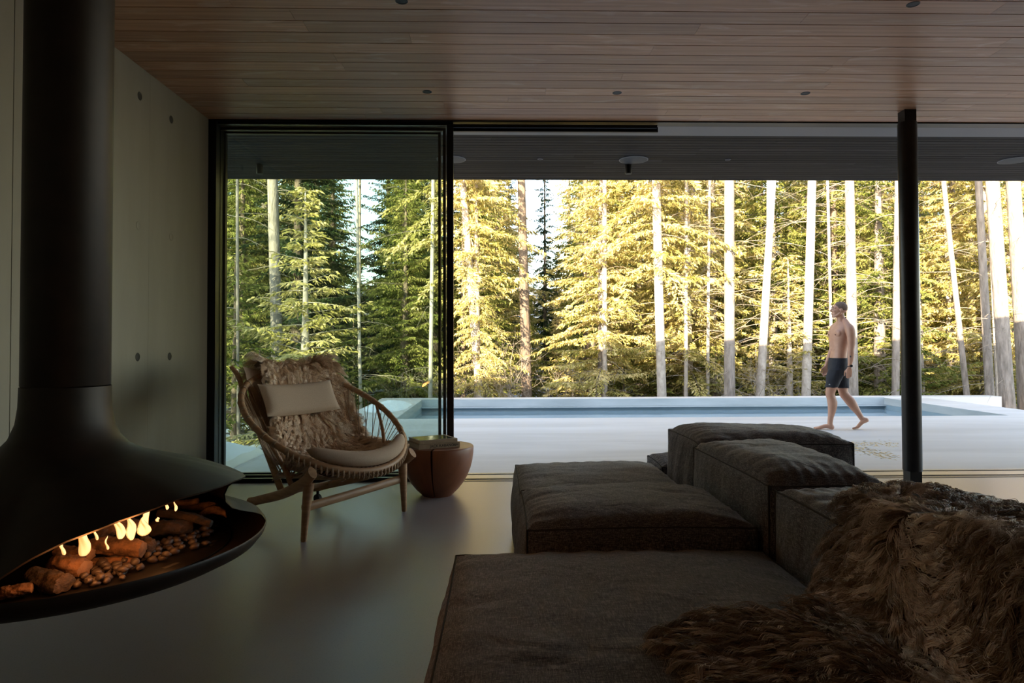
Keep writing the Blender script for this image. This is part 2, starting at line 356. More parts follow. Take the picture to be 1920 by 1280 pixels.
# three stacked sliding glass panels
for i, (pl, pr_, y) in enumerate(((822, 827, 6.30), (831, 836.5, 6.19), (838, 850.5, 6.03))):
    xa = at(pl, 600, y)[0]; xb = at(pr_, 600, y)[0]
    w_ = empty('window_%d' % (i + 1), (0, 0, 0), None, None); w_['kind'] = 'structure'
    b = MB(); b.box(X0 + .012, xb, y - .004, y + .004, .03, ZC - .03); 
    g = b.build('window_glass', 'glass', w_, smooth=False)
    b = MB(); yt = .022
    b.box(xa, xb, y - yt, y + yt, .004, ZC - .012); b.box(X0 + .012, X0 + .03, y - yt, y + yt, .004, ZC - .012)
    b.box(X0 + .03, xa, y - yt, y + yt, .004, .032); b.box(X0 + .03, xa, y - yt, y + yt, ZC - .034 , ZC - .012)
    b.build('window_frame', 'frame', w_, smooth=False)
# ceiling spots (recessed black downlights)
SPOTS = [((801, 172), 'small black round downlight in the wood ceiling, above the glass panels, left one of the near row of three'),
         ((1157, 174), 'small black round downlight in the wood ceiling, middle of the row near the window'),
         ((1510, 175), 'small black round downlight in the wood ceiling, close to the dark column'),
         ((753, 2), 'black round downlight cut by the top edge of the photo, left one'),
         ((1712, 8), 'black round downlight at the top edge of the photo, right one')]
for (p_, lab) in SPOTS:
    p = at_z(p_[0], p_[1], ZC)
    t = empty('downlight', (p[0], p[1], ZC), lab.replace(', left one of the near row of three', ', leftmost of its row'), 'downlight', 'round downlights in the wood ceiling')
    b = MB(); b.lathe([(.036, .0), (.036, -.002), (.030, -.003), (.029, .0)], seg=24); b.build('trim_ring', 'rubber', t)
    b = MB(); b.lathe([(.030, -.001), (.012, -.0015), (.0005, -.0015)], seg=24); b.build('lamp_recess', 'rubber', t)
# outdoor soffit fittings
for (px, py, lab) in ((1188, 299, 'large round grey speaker grille in the dark outdoor soffit, centre one'),
                      (846, 298, 'round grey speaker grille in the dark soffit, partly behind the black door stile'),
                      (1902, 300, 'round grey speaker grille in the dark soffit right of the column')):
    p = at_z(px, py, ZC)
    t = empty('soffit_speaker', (p[0], p[1], ZC), lab, 'speaker', 'round speakers in the outdoor soffit')
    b = MB(); b.lathe([(.155, 0), (.155, -.006), (.147, -.008)], seg=40); b.build('rim', 'lintel', t)
    b = MB(); b.lathe([(.147, -.008), (.10, -.010), (.0005, -.011)], seg=40); b.build('grille', 'speaker', t)
for (px, py, lab) in ((1013, 298, 'tiny round downlight with pale rim in the dark soffit, left of the central speaker'),
                      (1365, 299, 'tiny round downlight with pale rim in the dark soffit, right of the central speaker')):
    p = at_z(px, py, ZC)
    t = empty('soffit_downlight', (p[0], p[1], ZC), lab, 'downlight', 'tiny downlights in the outdoor soffit')
    b = MB(); b.lathe([(.030, 0), (.030, -.004), (.023, -.005), (.021, 0)], seg=24); b.build('trim_ring', 'lintel', t)
    b = MB(); b.lathe([(.022, -.001), (.0005, -.0015)], seg=24); b.build('lamp_recess', 'rubber', t)
for (px, lab) in ((1178, 'small dark cylindrical spotlight hanging from the soffit below the central speaker'),
                  (487, 'small dark cylindrical spotlight under the soffit seen through the green glass')):
    p = at_z(px, 309, ZC)
    t = empty('soffit_spotlight', (p[0], p[1], ZC), lab, 'spotlight', 'cylinder spotlights under the soffit')
    b = MB(); b.lathe([(.0005, 0), (.036, 0), (.036, -.09), (.033, -.10), (.0005, -.10)], seg=24); b.build('housing', 'black_metal', t)
    b = MB(); b.lathe([(.027, -.1005), (.0005, -.1015)], seg=24); b.build('lens', 'rubber', t)
# column
pc = np.array([3.384 + .07, 5.69, 0]); pt = at(1711, 880, 5.69); pc[0] = pt[0]
t = empty('pillar', pc, None, None); t['kind'] = 'structure'; t.name = 'trim_8'
b = MB(); b.lathe([(.001, ZC - .10), (.072, ZC - .10), (.075, ZC - .11), (.075, .13), (.073, .12), (.04, .118)], seg=48); b.build('pillar_shaft', 'black_metal', t)
b = MB(); b.box(-.050, .050, -.050, .050, .0, .12); b.build('pillar_foot', 'black_metal', t, smooth=False)
b = MB(); b.box(-.050, .050, -.050, .050, ZC - .11, ZC); b.build('pillar_head', 'black_metal', t, smooth=False)

# ---------------- terrace, pool ----------------
YP, YQ = 11.089, 14.76; XL, XI = -2.61, -1.70
XR = at_z(1892, 777, 0)[0]; XE = 9.30
b = MB(); b.box(XL, 20, 6.38, YP, -.3, -.012)
o = b.build('terrace', 'deck', smooth=False); struct(o); o.name = 'floor_terrace'
b = MB(); b.box(XL, XI, YP, YQ, -.3, -.012); b.box(XL, 11.0, YQ, YQ + .42, -1.3, -.0); b.box(XR, XE, YP, YQ, -.6, -.012)
o = struct(b.build('floor_coping', 'deck', smooth=False))
b = MB(); b.box(XI, XR, YQ - .01, YQ, -.16, -.004); b.box(XI - .0, XI + .01, YP, YQ - .01, -.16, -.014); b.box(XR - .01, XR, YP, YQ - .01, -.16, -.014)
b.box(XI, XR, YQ - .10, YQ - .0, -.185, -.165)
struct(b.build('trim_9', 'pool_wall', smooth=False))
b = MB(); b.box(XI, XR, YQ - .012, YQ + .0, -1.3, -.185); b.box(XI + .0, XI + .006, YP, YQ - .013, -1.3, -.16); b.box(XR - .006, XR - .0, YP, YQ - .013, -1.3, -.16); b.box(XI, XR, YP, YP + .002, -1.3, -.05); b.box(XI, XR, YP, YQ, -1.35, -1.3)
struct(b.build('wall_pool', 'pool_inner', smooth=False))
b = MB(); b.add([(XI, YP - .02, -.10), (XR, YP - .02, -.10), (XR, YQ - .013, -.27), (XI, YQ - .013, -.27)], [(0, 1, 2, 3)])
b = MB(); b.box(XI + .008, XR - .008, YP + .003, YQ - .014, -1.29, -.262)
tag(b.build('pool_water', 'water', smooth=False), 'still blue grey pool water beyond the pale terrace', 'water', kind='stuff')
# underwater steps/lines seen as pale slabs
# ---------------- ground & snow ----------------
from mathutils import noise as mn
def gz(x, y):
    z = -1.15 + max(0, y - 18) * .035 + max(0, y - 50) * .12 + .35 * mn.noise(Vector((x * .12, y * .12, 0))) + .08 * mn.noise(Vector((x * .6, y * .6, 3)))
    if y < 16 and x > 9: z = max(z, -.75)
    return z
def grid_mesh(xs, ys, fz):
    V = [(x, y, fz(x, y)) for y in ys for x in xs]; n = len(xs)
    Fc = [(j * n + i, j * n + i + 1, (j + 1) * n + i + 1, (j + 1) * n + i) for j in range(len(ys) - 1) for i in range(n - 1)]
    return V, Fc
b = MB(); xs = np.linspace(-70, 80, 150); ys = np.concatenate([np.linspace(6.5, 40, 80), np.linspace(41, 120, 60)])
b.add(*grid_mesh(xs, ys, lambda x, y: gz(x, y) if not (-2.7 < x < 20.2 and y < 15.3) else min(gz(x, y), -1.5)))
o = struct(b.build('ground', 'ground')); 
b = MB(); rs = np.random.RandomState(77)  # yellow flecks that imitate patches of sun and reflection on the deck
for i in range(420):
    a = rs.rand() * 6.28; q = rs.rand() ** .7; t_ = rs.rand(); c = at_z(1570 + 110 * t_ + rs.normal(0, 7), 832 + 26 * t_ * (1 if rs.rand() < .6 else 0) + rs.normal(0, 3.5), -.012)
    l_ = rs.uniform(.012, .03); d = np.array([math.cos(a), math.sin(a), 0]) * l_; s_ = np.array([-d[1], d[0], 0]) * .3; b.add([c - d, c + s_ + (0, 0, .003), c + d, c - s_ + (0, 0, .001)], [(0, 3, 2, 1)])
M['sun_fleck_paint'] = simple('sun_fleck_paint', (.85, .62, .22), .7)
tag(b.build('painted_sun_flecks', 'sun_fleck_paint', smooth=False), 'scattered yellow flecks painted in for sun patches on the terrace left of the column', 'leaves', kind='stuff')  # not leaves: flecks that imitate patches of sun and reflection
def snz(x, y):
    d = (-2.62 - x); z = .04 + .10 * min(1, max(0, d) / .5) + .05 * mn.noise(Vector((x * .9, y * .9, 1))) + .02 * mn.noise(Vector((x * 3, y * 3, 1)))
    e = max(0, y - 7.6 - .25 * mn.noise(Vector((x * .8, 0, 4)))); return z - 1.3 * min(1, e / 2.2) ** 1.2 - (.12 if d < .03 else 0)
b = MB(); b.add(*grid_mesh(np.linspace(-9, -2.60, 70), np.linspace(6.42, 10.2, 50), snz))
tag(b.build('snow_bank', 'snow'), 'white snow bank beside the terrace, seen through the green glass', 'snow', kind='stuff')
def snz2(x, y):
    c = math.hypot((x + 2.15) / .42, (y - 13.2) / 1.1); return -.014 + .10 * max(0, 1 - c * c) * (1 + .4 * mn.noise(Vector((x * 4, y * 4, 0))))
b = MB(); b.add(*grid_mesh(np.linspace(-2.58, -1.75, 24), np.linspace(12.1, 14.4, 40), snz2))
tag(b.build('snow_patch', 'snow'), 'small snow heap lying on the pool coping behind the lounge chair', 'snow', kind='stuff')
# ---------------- sofa modules ----------------
def sofa_piece(name, x0, x1, y0, y1, h, crown, seed, label, group, side=.042, flop=0.0, tilt=0.0):
    rs = np.random.RandomState(seed)
    w_, d_, n = x1 - x0, y1 - y0, 34
    t = empty(name, ((x0 + x1) / 2, (y0 + y1) / 2, 0), label, 'sofa', group)
    hx, hy = w_ / 2, d_ / 2
    ph = rs.rand(8) * 6.28
    def warp(p, face):
        u, v, k = p   # -1..1 in x, y ; 0..1 in z
        # pinched upright edges and slightly slumped top corners
        X, Y = u * hx, v * hy
        zt = k
        Z = .004 + zt * (h - .004)
        bx = (1 - v * v) ** .5 if abs(v) < 1 else 0; by = (1 - u * u) ** .5 if abs(u) < 1 else 0; bz = (max(0, 1 - (2 * zt - 1) ** 2)) ** .5
        # edges sag inwards between the corners
        X *= 1 - .012 * (1 - v * v) * (abs(u) > .98); Y *= 1 - .012 * (1 - u * u) * (abs(v) > .98)
        if face in (0, 1):
            s = 1 if face else -1; e = bx * bz
            X += s * side * e + s * .005 * math.sin(9 * v + ph[0] + 3 * zt) * e + s * .004 * math.sin(34 * v + 4 * math.sin(5 * zt + ph[1])) * math.exp(-abs(1 - zt) / .25) * min(1, e * 2)
        if face in (2, 3):
            s = 1 if face == 3 else -1; e = by * bz
            Y += s * side * e + s * .005 * math.sin(8 * u + ph[2] + 3 * zt) * e + s * .004 * math.sin(30 * u + 4 * math.sin(5 * zt + ph[3])) * math.exp(-abs(1 - zt) / .25) * min(1, e * 2)
        if face == 5:
            e = (max(0, 1 - u ** 4) * max(0, 1 - v ** 4)); e = e ** .55
            du = min(1 - abs(u), 1.0) * hx; dv = (1 - abs(v)) * hy
            Z += crown * e * (1 + .10 * math.sin(3.1 * u + ph[4]) * math.sin(2.7 * v + ph[5]))
            Z += .0045 * math.sin(26 * v + 5 * mn.noise(Vector((X * 3, Y * 3, seed)))) * math.exp(-du / .13) * min(1, du / .02)
            Z += .0045 * math.sin(26 * u + 5 * mn.noise(Vector((X * 3, Y * 3, seed + 9)))) * math.exp(-dv / .13) * min(1, dv / .02)
            Z += .007 * mn.noise(Vector((X * 5, Y * 9, seed + 3))) * e
        Z -= flop * max(0, u) * zt
        sag = .012 * (math.sin(2.2 * u + ph[6]) + math.sin(2.4 * v + ph[7])) * (.5 if zt > .9 else 0) * zt
        return (X, Y, Z + sag * .5)
    b = MB(); lin = np.linspace(-1, 1, n)
    lz = (lin + 1) / 2
    def patch(fn, face, flip):
        V = [warp(fn(a, c), face) for c in lin for a in lin]; Fc = []
        for j in range(n - 1):
            for i in range(n - 1):
                q = (j * n + i, j * n + i + 1, (j + 1) * n + i + 1, (j + 1) * n + i); Fc.append(q[::-1] if flip else q)
        b.add(V, Fc)
    patch(lambda a, c: (-1, a, (c + 1) / 2), 0, True); patch(lambda a, c: (1, a, (c + 1) / 2), 1, False)
    patch(lambda a, c: (a, -1, (c + 1) / 2), 2, False); patch(lambda a, c: (a, 1, (c + 1) / 2), 3, True)
    patch(lambda a, c: (a, c, 0), 4, True); patch(lambda a, c: (a, c, 1), 5, False)
    o = b.build('cover', 'fabric', t, angle=50)
    pp = MB(); top = [warp((a, -1, 1), 5) for a in lin] + [warp((1, a, 1), 5) for a in lin[1:]] + [warp((a, 1, 1), 5) for a in lin[::-1][1:]] + [warp((-1, a, 1), 5) for a in lin[::-1][1:-1]]
    pp.tube(top, .0036, 6, closed=True)
    for (u, v) in ((-1, -1), (1, -1), (1, 1), (-1, 1)): pp.tube([warp((u, v, k), 4) for k in np.linspace(0, 1, 12)], .004, 6)
    pp.build('piping', 'piping', t)
    return t
GS, GB = 'low seats of the charcoal modular sofa', 'tall back cushions of the charcoal modular sofa'
sofa_piece('sofa_module', -.17, 1.00, 1.28, 2.60, .405, .045, 1, 'large charcoal sofa seat nearest the camera, with the brown fur over its corner', GS)
sofa_piece('sofa_module', .10, 1.00, 2.66, 3.38, .475, .060, 2, 'narrow charcoal sofa seat just behind the nearest large one, slightly higher', GS)
sofa_piece('sofa_module', .10, 1.02, 3.42, 4.62, .385, .045, 3, 'charcoal sofa seat on the window side, its left corner toward the round wood table', GS)
sofa_piece('sofa_cushion', 1.05, 1.52, 1.62, 2.60, .635, .030, 4, 'tall charcoal sofa back cushion under the brown fur, nearest the camera', GB)
sofa_piece('sofa_cushion', 1.04, 1.50, 2.64, 3.66, .64, .075, 5, 'tall charcoal sofa back cushion in the middle of its row, left side bare', GB)
sofa_piece('sofa_cushion', 1.09, 1.95, 3.74, 4.42, .64, .06, 6, 'tall charcoal sofa back cushion nearest the terrace, set crosswise, topmost in view', GB)
sofa_piece('sofa_module', 1.06, 2.0, 4.47, 4.92, .385, .04, 7, 'charcoal seat peeking out at the left of the crosswise back cushion', GS)
sofa_piece('sofa_module', 1.56, 2.62, 2.72, 3.70, .375, .045, 8, 'charcoal sofa seat on the far side, just above the brown fur near the column', GS)

# ---------------- fur builder (hair as curves) ----------------
def fur(name, mat, parent, root, nrm, flow, length, shade, radius, clump_n, seed, pts=9, curl=.25, lift=.35, clump=.75, grav=.3, shaft=None):
    """root/nrm/flow: (n,3); length/shade: (n,)"""
    rs = np.random.RandomState(seed); n = len(root)
    ci = rs.choice(n, clump_n, replace=False)
    # nearest clump centre by chunks
    idx = np.zeros(n, int)
    for a in range(0, n, 2000):
        d = ((root[a:a + 2000, None, :] - root[ci][None]) ** 2).sum(-1); idx[a:a + 2000] = d.argmin(1)
    fl = flow + rs.normal(0, .10, flow.shape); cf = flow[ci] + rs.normal(0, .33, (clump_n, 3))
    fl = fl * .35 + cf[idx] * .65
    fl -= nrm * (fl * nrm).sum(1)[:, None]; fl /= np.linalg.norm(fl, axis=1)[:, None] + 1e-9
    side = np.cross(nrm, fl)
    cl = length[ci] * (.8 + .4 * rs.rand(clump_n)); L_ = length * .5 + cl[idx] * .5
    L_ *= .8 + .35 * rs.rand(n)
    pA = rs.rand(clump_n) * 6.28; fA = 1.2 + rs.rand(clump_n) * 1.8; aA = curl * (.4 + rs.rand(clump_n))
    T = np.linspace(0, 1, pts); out = np.zeros((n, pts, 3))
    off = root - root[ci][idx]; off -= nrm * (off * nrm).sum(1)[:, None]
    lf = lift * (.6 + .8 * rs.rand(clump_n))[idx]
    for k, t_ in enumerate(T):
        up_ = lf * (t_ * 1.4 - t_ * t_ * (1.0 + grav))
        al = t_ * (1 - .15 * t_)
        wv = aA[idx] * np.sin(pA[idx] + fA[idx] * 6.28 * t_) * t_ * .5; w2 = aA[idx] * np.cos(pA[idx] * 2 + fA[idx] * 6.28 * t_) * t_ * .35
        p = root + L_[:, None] * (al * fl + up_[:, None] * nrm + wv[:, None] * side + w2[:, None] * nrm) - off * (clump * t_ ** 1.2)
        p[:, 2] -= L_ * grav * .25 * t_ * t_
        out[:, k] = p
    out += rs.normal(0, .0008, out.shape) * T[None, :, None]
    h = bpy.data.hair_curves.new(name); h.add_curves([pts] * n)
    h.position_data.foreach_set('vector', out.astype(np.float32).ravel())
    ra = h.attributes.get('radius') or h.attributes.new('radius', 'FLOAT', 'POINT')
    rr = radius * (1 - .75 * T ** 1.5); ra.data.foreach_set('value', np.tile(rr, n).astype(np.float32))
    sa = h.attributes.new('shade', 'FLOAT', 'CURVE'); cs = rs.normal(0, .18, clump_n)
    sa.data.foreach_set('value', np.clip(shade + cs[idx] + rs.normal(0, .06, n), 0, 1).astype(np.float32))
    h.materials.append(M[mat]); o = bpy.data.objects.new(name, h); COL.objects.link(o)
    if parent: o.parent = parent
    return o
def inside(poly, x, y):
    poly = np.asarray(poly); r_ = np.zeros(len(x), bool); j = len(poly) - 1
    for i in range(len(poly)):
        xi, yi = poly[i]; xj, yj = poly[j]
        c = ((yi > y) != (yj > y)) & (x < (xj - xi) * (y - yi) / (yj - yi + 1e-12) + xi); r_ ^= c; j = i
    return r_
def poly_dist(poly, x, y):
    P = np.asarray(poly, float); d = np.full(len(x), 1e9)
    for i in range(len(P)):
        a, c = P[i], P[(i + 1) % len(P)]; ab = c - a; t_ = np.clip(((x - a[0]) * ab[0] + (y - a[1]) * ab[1]) / (ab @ ab + 1e-12), 0, 1)
        d = np.minimum(d, np.hypot(x - a[0] - t_ * ab[0], y - a[1] - t_ * ab[1]))
    return d
# brown sheepskin over the near back cushion and the seat
RUG = [(.43, 1.70), (.50, 1.775), (.60, 1.80), (.70, 1.79), (.735, 1.84), (.80, 1.86), (.88, 1.90), (.96, 1.98), (1.04, 2.08), (1.14, 2.15), (1.32, 2.19), (1.50, 2.14),
       (1.60, 2.02), (1.66, 1.75), (1.66, 1.34), (1.2, 1.24), (.86, 1.22), (.62, 1.28), (.47, 1.42), (.50, 1.55)]
def rz_(x, y):
    s = np.clip((x - .93) / .20, 0, 1); s = s * s * (3 - 2 * s)
    top = .702 + .02 * np.cos((x - 1.28) * 6) ; top = top - .55 * np.clip(x - 1.52, 0, 1) ** 1.0 * 3.2
    top = top - .12 * np.clip(y - 2.05, 0, .3) / .15 * 0
    near = np.clip((1.62 - y) / .10, 0, 1)
    return (.462 + .012 * np.sin(x * 9 + y * 5)) * (1 - s) + top * s + .010 * np.sin(x * 13) * np.sin(y * 11)
rug = empty('sheepskin_throw', (1.05, 1.75, .45), 'shaggy brown and grey sheepskin draped over the near sofa cushion and seat', 'sheepskin')
def drape(parent, name, mat, poly, zf, nx, ny):
    P = np.array(poly); b = MB(); xs = np.linspace(P[:, 0].min(), P[:, 0].max(), nx); ys = np.linspace(P[:, 1].min(), P[:, 1].max(), ny)
    XX, YY = np.meshgrid(xs, ys); ins = inside(P, XX.ravel(), YY.ravel()).reshape(ny, nx); ZZ = zf(XX, YY); Fc = []
    V = np.stack([XX, YY, ZZ], -1).reshape(-1, 3)
    for j in range(ny - 1):
        for i in range(nx - 1):
            if ins[j, i] and ins[j, i + 1] and ins[j + 1, i] and ins[j + 1, i + 1]: Fc.append((j * nx + i, j * nx + i + 1, (j + 1) * nx + i + 1, (j + 1) * nx + i))
    b.add(V, Fc); o = b.build(name, mat); me = o.data
    bm = bmesh.new(); bm.from_mesh(me); bmesh.ops.delete(bm, geom=[v for v in bm.verts if not v.link_faces], context='VERTS')
    r_ = bmesh.ops.extrude_face_region(bm, geom=bm.faces[:]); bmesh.ops.translate(bm, verts=[g for g in r_['geom'] if isinstance(g, bmesh.types.BMVert)], vec=(0, 0, .008)); bm.to_mesh(me); bm.free()
    o.parent = parent; return o
o = drape(rug, 'hide', 'hide', RUG, rz_, 90, 80); o.matrix_parent_inverse = Matrix.Translation(-rug.location)
rs = np.random.RandomState(5); NH = 64000
x = rs.uniform(.40, 1.68, NH * 2); y = rs.uniform(1.2, 2.25, NH * 2); k = inside(RUG, x, y)
# more hair where the surface is steep
e = 1e-3; gx = (rz_(x + e, y) - rz_(x - e, y)) / (2 * e); gy = (rz_(x, y + e) - rz_(x, y - e)) / (2 * e)
k &= rs.rand(len(x)) < np.sqrt(1 + gx ** 2) / 3.0 + .25
x, y, gx, gy = x[k][:NH], y[k][:NH], gx[k][:NH], gy[k][:NH]
root = np.stack([x, y, rz_(x, y) + .006], 1); nrm = np.stack([-gx, -gy, np.ones_like(gx)], 1); nrm /= np.linalg.norm(nrm, axis=1)[:, None]
sp_ = np.array([(.88, 1.2), (.95, 1.5), (1.01, 1.65), (1.08, 1.8), (1.16, 1.95), (1.34, 2.2)]); spx = np.interp(y, sp_[:, 1], sp_[:, 0])
dx = x - spx; dyv = y - 1.88
lobe = x < .82
fx = np.where(lobe, -1.0, np.where(dx < 0, -.25, 1.0)) ; fy = np.where(lobe, -.05 + .5 * (y - 1.6), np.where(dx < 0, 1.0, -.15)); top_ = y > 1.86; fy = np.where(top_ & ~lobe, 1.2, fy); fx = np.where(top_ & ~lobe, (x - 1.16) * 4, fx)
near_sp = np.exp(-(dx / .06) ** 2); fy = fy * (1 - near_sp) + (-1.2) * near_sp * (y < 1.86); fx = fx * (1 - .8 * near_sp * (y < 1.86))
fz = gx * fx + gy * fy - .35 * (np.abs(gx) > .8) * (fx < 0)
flow = np.stack([fx, fy, gx * fx + gy * fy], 1); flow /= np.linalg.norm(flow, axis=1)[:, None]
ed = poly_dist(RUG, x, y)
sh = .28 + .42 * near_sp + .10 * np.sin(x * 7 + y * 4) + .08 * lobe
ln = .125 + .03 * rs.rand(len(x)) - .03 * near_sp
o = fur('fleece', 'fur_brown', rug, root, nrm, flow, ln, sh, .00095, 3000, 3, 14, .20, .22, .72, .5); o.matrix_parent_inverse = Matrix.Translation(-rug.location)

# ---------------- hoop lounge chair ----------------
CX, CY = -1.2, 4.75
chair = empty('lounge_chair', (CX, CY, 0), 'round hoop lounge chair in pale bent wood with cord lacing, beside the bowl shaped table', 'chair')
def cl(l, f, z): return (l * .57 + f * .82, l * .82 - f * .57, z)
def part(b, name, mat, **k): return b.build(name, mat, chair, **k)
R_ = .575; AL = math.radians(32)
def hp(deg, r_=R_, dz=0.0):
    a = math.radians(deg); return cl(r_ * math.cos(a), -r_ * math.sin(a) * math.cos(AL), .69 + r_ * math.sin(a) * math.sin(AL) + dz)
b = MB(); b.tube([hp(a) for a in np.arange(0, 360, 4)], .0205, 12, closed=True); part(b, 'hoop', 'oak')
for a in list(range(100, 214, 9)) + list(range(-22, 74, 9)):
    b = MB()
    c = np.array(hp(a)); tg = np.array(hp(a + 2)) - np.array(hp(a - 2)); tg /= np.linalg.norm(tg); 
    for s in (-.006, .0, .006): b.tube([c + tg * (s - .004), c + tg * (s + .004)], .0235, 10)
    part(b, 'cord_wrap', 'cord')
# inner seat ring: rear/lower ring the cords run to
def inner(deg):
    a = math.radians(deg); return cl(.40 * math.cos(a), .05 - .17 * math.sin(a), .335 + .03 * math.cos(2 * a))
b = MB()
for k_, a in enumerate(np.arange(-24, 212, 4.6)):
    p0 = np.array(hp(a, R_ - .012)); a2 = a + (7 if k_ % 2 else -7); p1 = np.array(inner(min(200, max(-20, a2 * 1.0))))
    b.tube([p0, p1], .0028, 5)
part(b, 'cord_lacing', 'cord')
b = MB(); b.tube([inner(a) for a in np.arange(-25, 206, 6)], .012, 8); part(b, 'seat_ring', 'oak')
# woven seat between ring and front of the hoop
b = MB()
for k_ in range(36):
    u = -1 + 2 * (k_ + .5) / 36; a = 270 + u * 62
    p0 = np.array(hp(a, R_ - .0, -.012)); p1 = np.array(cl(u * .37, -.10 - .06 * (1 - u * u), .31)); mid = (p0 + p1) / 2 - np.array([0, 0, .035 * (1 - u * u) + .01])
    b.tube(catmull([p0, mid, p1], 5), .0048, 5)
    # lashings round the front of the hoop
    c = np.array(hp(a)); q = []
    for j in range(13):
        t_ = 2 * PI * j / 12; out_ = np.array(hp(a, R_ + 1)) - np.array(hp(a, R_)); q.append(c + .030 * (.8 * math.cos(t_) * out_ + math.sin(t_) * np.array([0, 0, 1.0])) - np.array([0, 0, .012]))
    b.tube(q, .0068, 6)
part(b, 'woven_seat', 'cord')
# side rails
def bar(pts, w1, w2, name, n=6, mat='oak', flat=.62):
    b = MB(); P = catmull(pts, n); b.tube(P, np.linspace(w1, w2, len(P)), 12, flat=flat); return part(b, name, mat)
for s in (-1, 1):
    bar([cl(s * .445, .39, .425), cl(s * .43, .28, .345), cl(s * .37, .0, .235), cl(s * .285, -.40, .125)], .027, .020, 'side_rail', flat=1.45)
    b = MB(); b.tube([cl(s * .285, -.38, .128), cl(s * .278, -.455, .112)], .026, 10, flat=1.2); part(b, 'rail_end', 'oak')
    b = MB(); b.tube(catmull([cl(s * .415, .32, .35), cl(s * .43, .315, .20), cl(s * .445, .31, .006)], 6), np.linspace(.034, .018, 13), 14); b.tube([cl(s * .445, .31, .006), cl(s * .445, .31, .0)], .016, 14); part(b, 'leg', 'oak')
    bar([cl(s * .265, -.12, .20), cl(s * .30, -.26, .50), cl(s * .345, -.41, .83), cl(s * .36, -.475, .98), cl(s * .40, -.50, 1.05)], .017, .011, 'upright', flat=1.5)
    bar([hp(10 if s > 0 else 170, R_ - .01), cl(s * .47, .08, .52), cl(s * .40, .14, .31)], .010, .018, 'side_strut', flat=.9)
    # caster
    b = MB(); c = np.array(cl(s * .282, -.42, .034)); ax = np.array(cl(.013, 0, 0)); b.tube([c - ax, c + ax], .033, 20); w1 = part(b, 'caster_wheel', 'rubber')
    b = MB(); b.tube([cl(s * .282, -.42, .05), cl(s * .282, -.42, .11)], .011, 8); part(b, 'caster_stem', 'black_metal')
bar([cl(-.44, .30, .20), cl(0, .30, .215), cl(.44, .30, .235)], .019, .019, 'stretcher', flat=1.5)
bar([cl(-.29, -.32, .155), cl(.29, -.32, .155)], .015, .015, 'stretcher', flat=1.2)
# cushions
def front_roll():
    b = MB(); P = []; rad = []
    for u in np.linspace(-1, 1, 25):
        a = math.radians(270 + u * 50); P.append(np.array(hp(math.degrees(a), R_ - .035, .043 + .012 * (1 - u * u)))); rad.append(.05 * (1 - abs(u) ** 4) ** .5 + .004)
    b.tube(P, rad, 18, flat=.92); return part(b, 'seat_cushion_front', 'cushion')
front_roll()
# seat/back profile: f along depth, z height ; s 0..1 from top of back to seat front
PROF = np.array([(-.60, .90), (-.535, 1.02), (-.46, .99), (-.37, .82), (-.25, .60), (-.14, .455), (0, .405), (.18, .395), (.34, .40)])
PC = catmull([(a, 0, c) for a, c in PROF], 10)[:, [0, 2]]
seg = np.r_[0, np.cumsum(np.hypot(*np.diff(PC, axis=0).T))]; SL = seg[-1]
def prof(s): s = np.asarray(s) * SL; return np.interp(s, seg, PC[:, 0]), np.interp(s, seg, PC[:, 1])
b = MB(); nu, nv = 30, 40; V = []
for off in (0, -.05):
    for s in np.linspace(.14, .99, nv):
        f0, z0 = prof(s); f1, z1 = prof(s + .005); tx, tz = f1 - f0, z1 - z0; q = math.hypot(tx, tz); nx_, nz_ = -tz / q, tx / q
        hw = float(np.interp(s, [0, .3, .6, 1], [.30, .37, .40, .40]))
        for u in np.linspace(-1, 1, nu):
            edge = (1 - abs(u) ** 6); o_ = off * edge - .012 + .05 * abs(u) ** 2
            V.append(cl(u * hw, f0 + nx_ * o_, z0 + nz_ * o_))
Fc = []
for g_ in (0, 1):
    for j in range(nv - 1):
        for i in range(nu - 1):
            q = [g_ * nu * nv + t_ for t_ in (j * nu + i, j * nu + i + 1, (j + 1) * nu + i + 1, (j + 1) * nu + i)]; Fc.append(q if g_ == 0 else q[::-1])
b.add(V, Fc); part(b, 'seat_cushion', 'cushion')
# head pillow
def pillow():
    b = MB(); n = 26; cf, cz = prof(.355); f1, z1 = prof(.40); tx, tz = f1 - cf, z1 - cz; q = math.hypot(tx, tz); tx /= q; tz /= q; nx_, nz_ = -tz, tx
    for sgn in (1, -1):
        V = []
        for v in np.linspace(-1, 1, n):
            for u in np.linspace(-1, 1, n):
                th = .055 * (max(0, 1 - u ** 4) * max(0, 1 - v ** 4)) ** .5 * sgn
                l_ = -.03 + u * .315 * (1 - .03 * (1 - v * v)); s_ = v * .12 * (1 - .05 * (1 - u * u))
                o_ = .085 + th + .04 * u * u
                V.append(cl(l_, cf + tx * s_ + nx_ * o_, cz + tz * s_ + nz_ * o_))
        Fc = [(j * n + i, j * n + i + 1, (j + 1) * n + i + 1, (j + 1) * n + i) for j in range(n - 1) for i in range(n - 1)]
        b.add(V, Fc if sgn < 0 else [f_[::-1] for f_ in Fc])
    return part(b, 'head_pillow', 'cushion')
pillow()
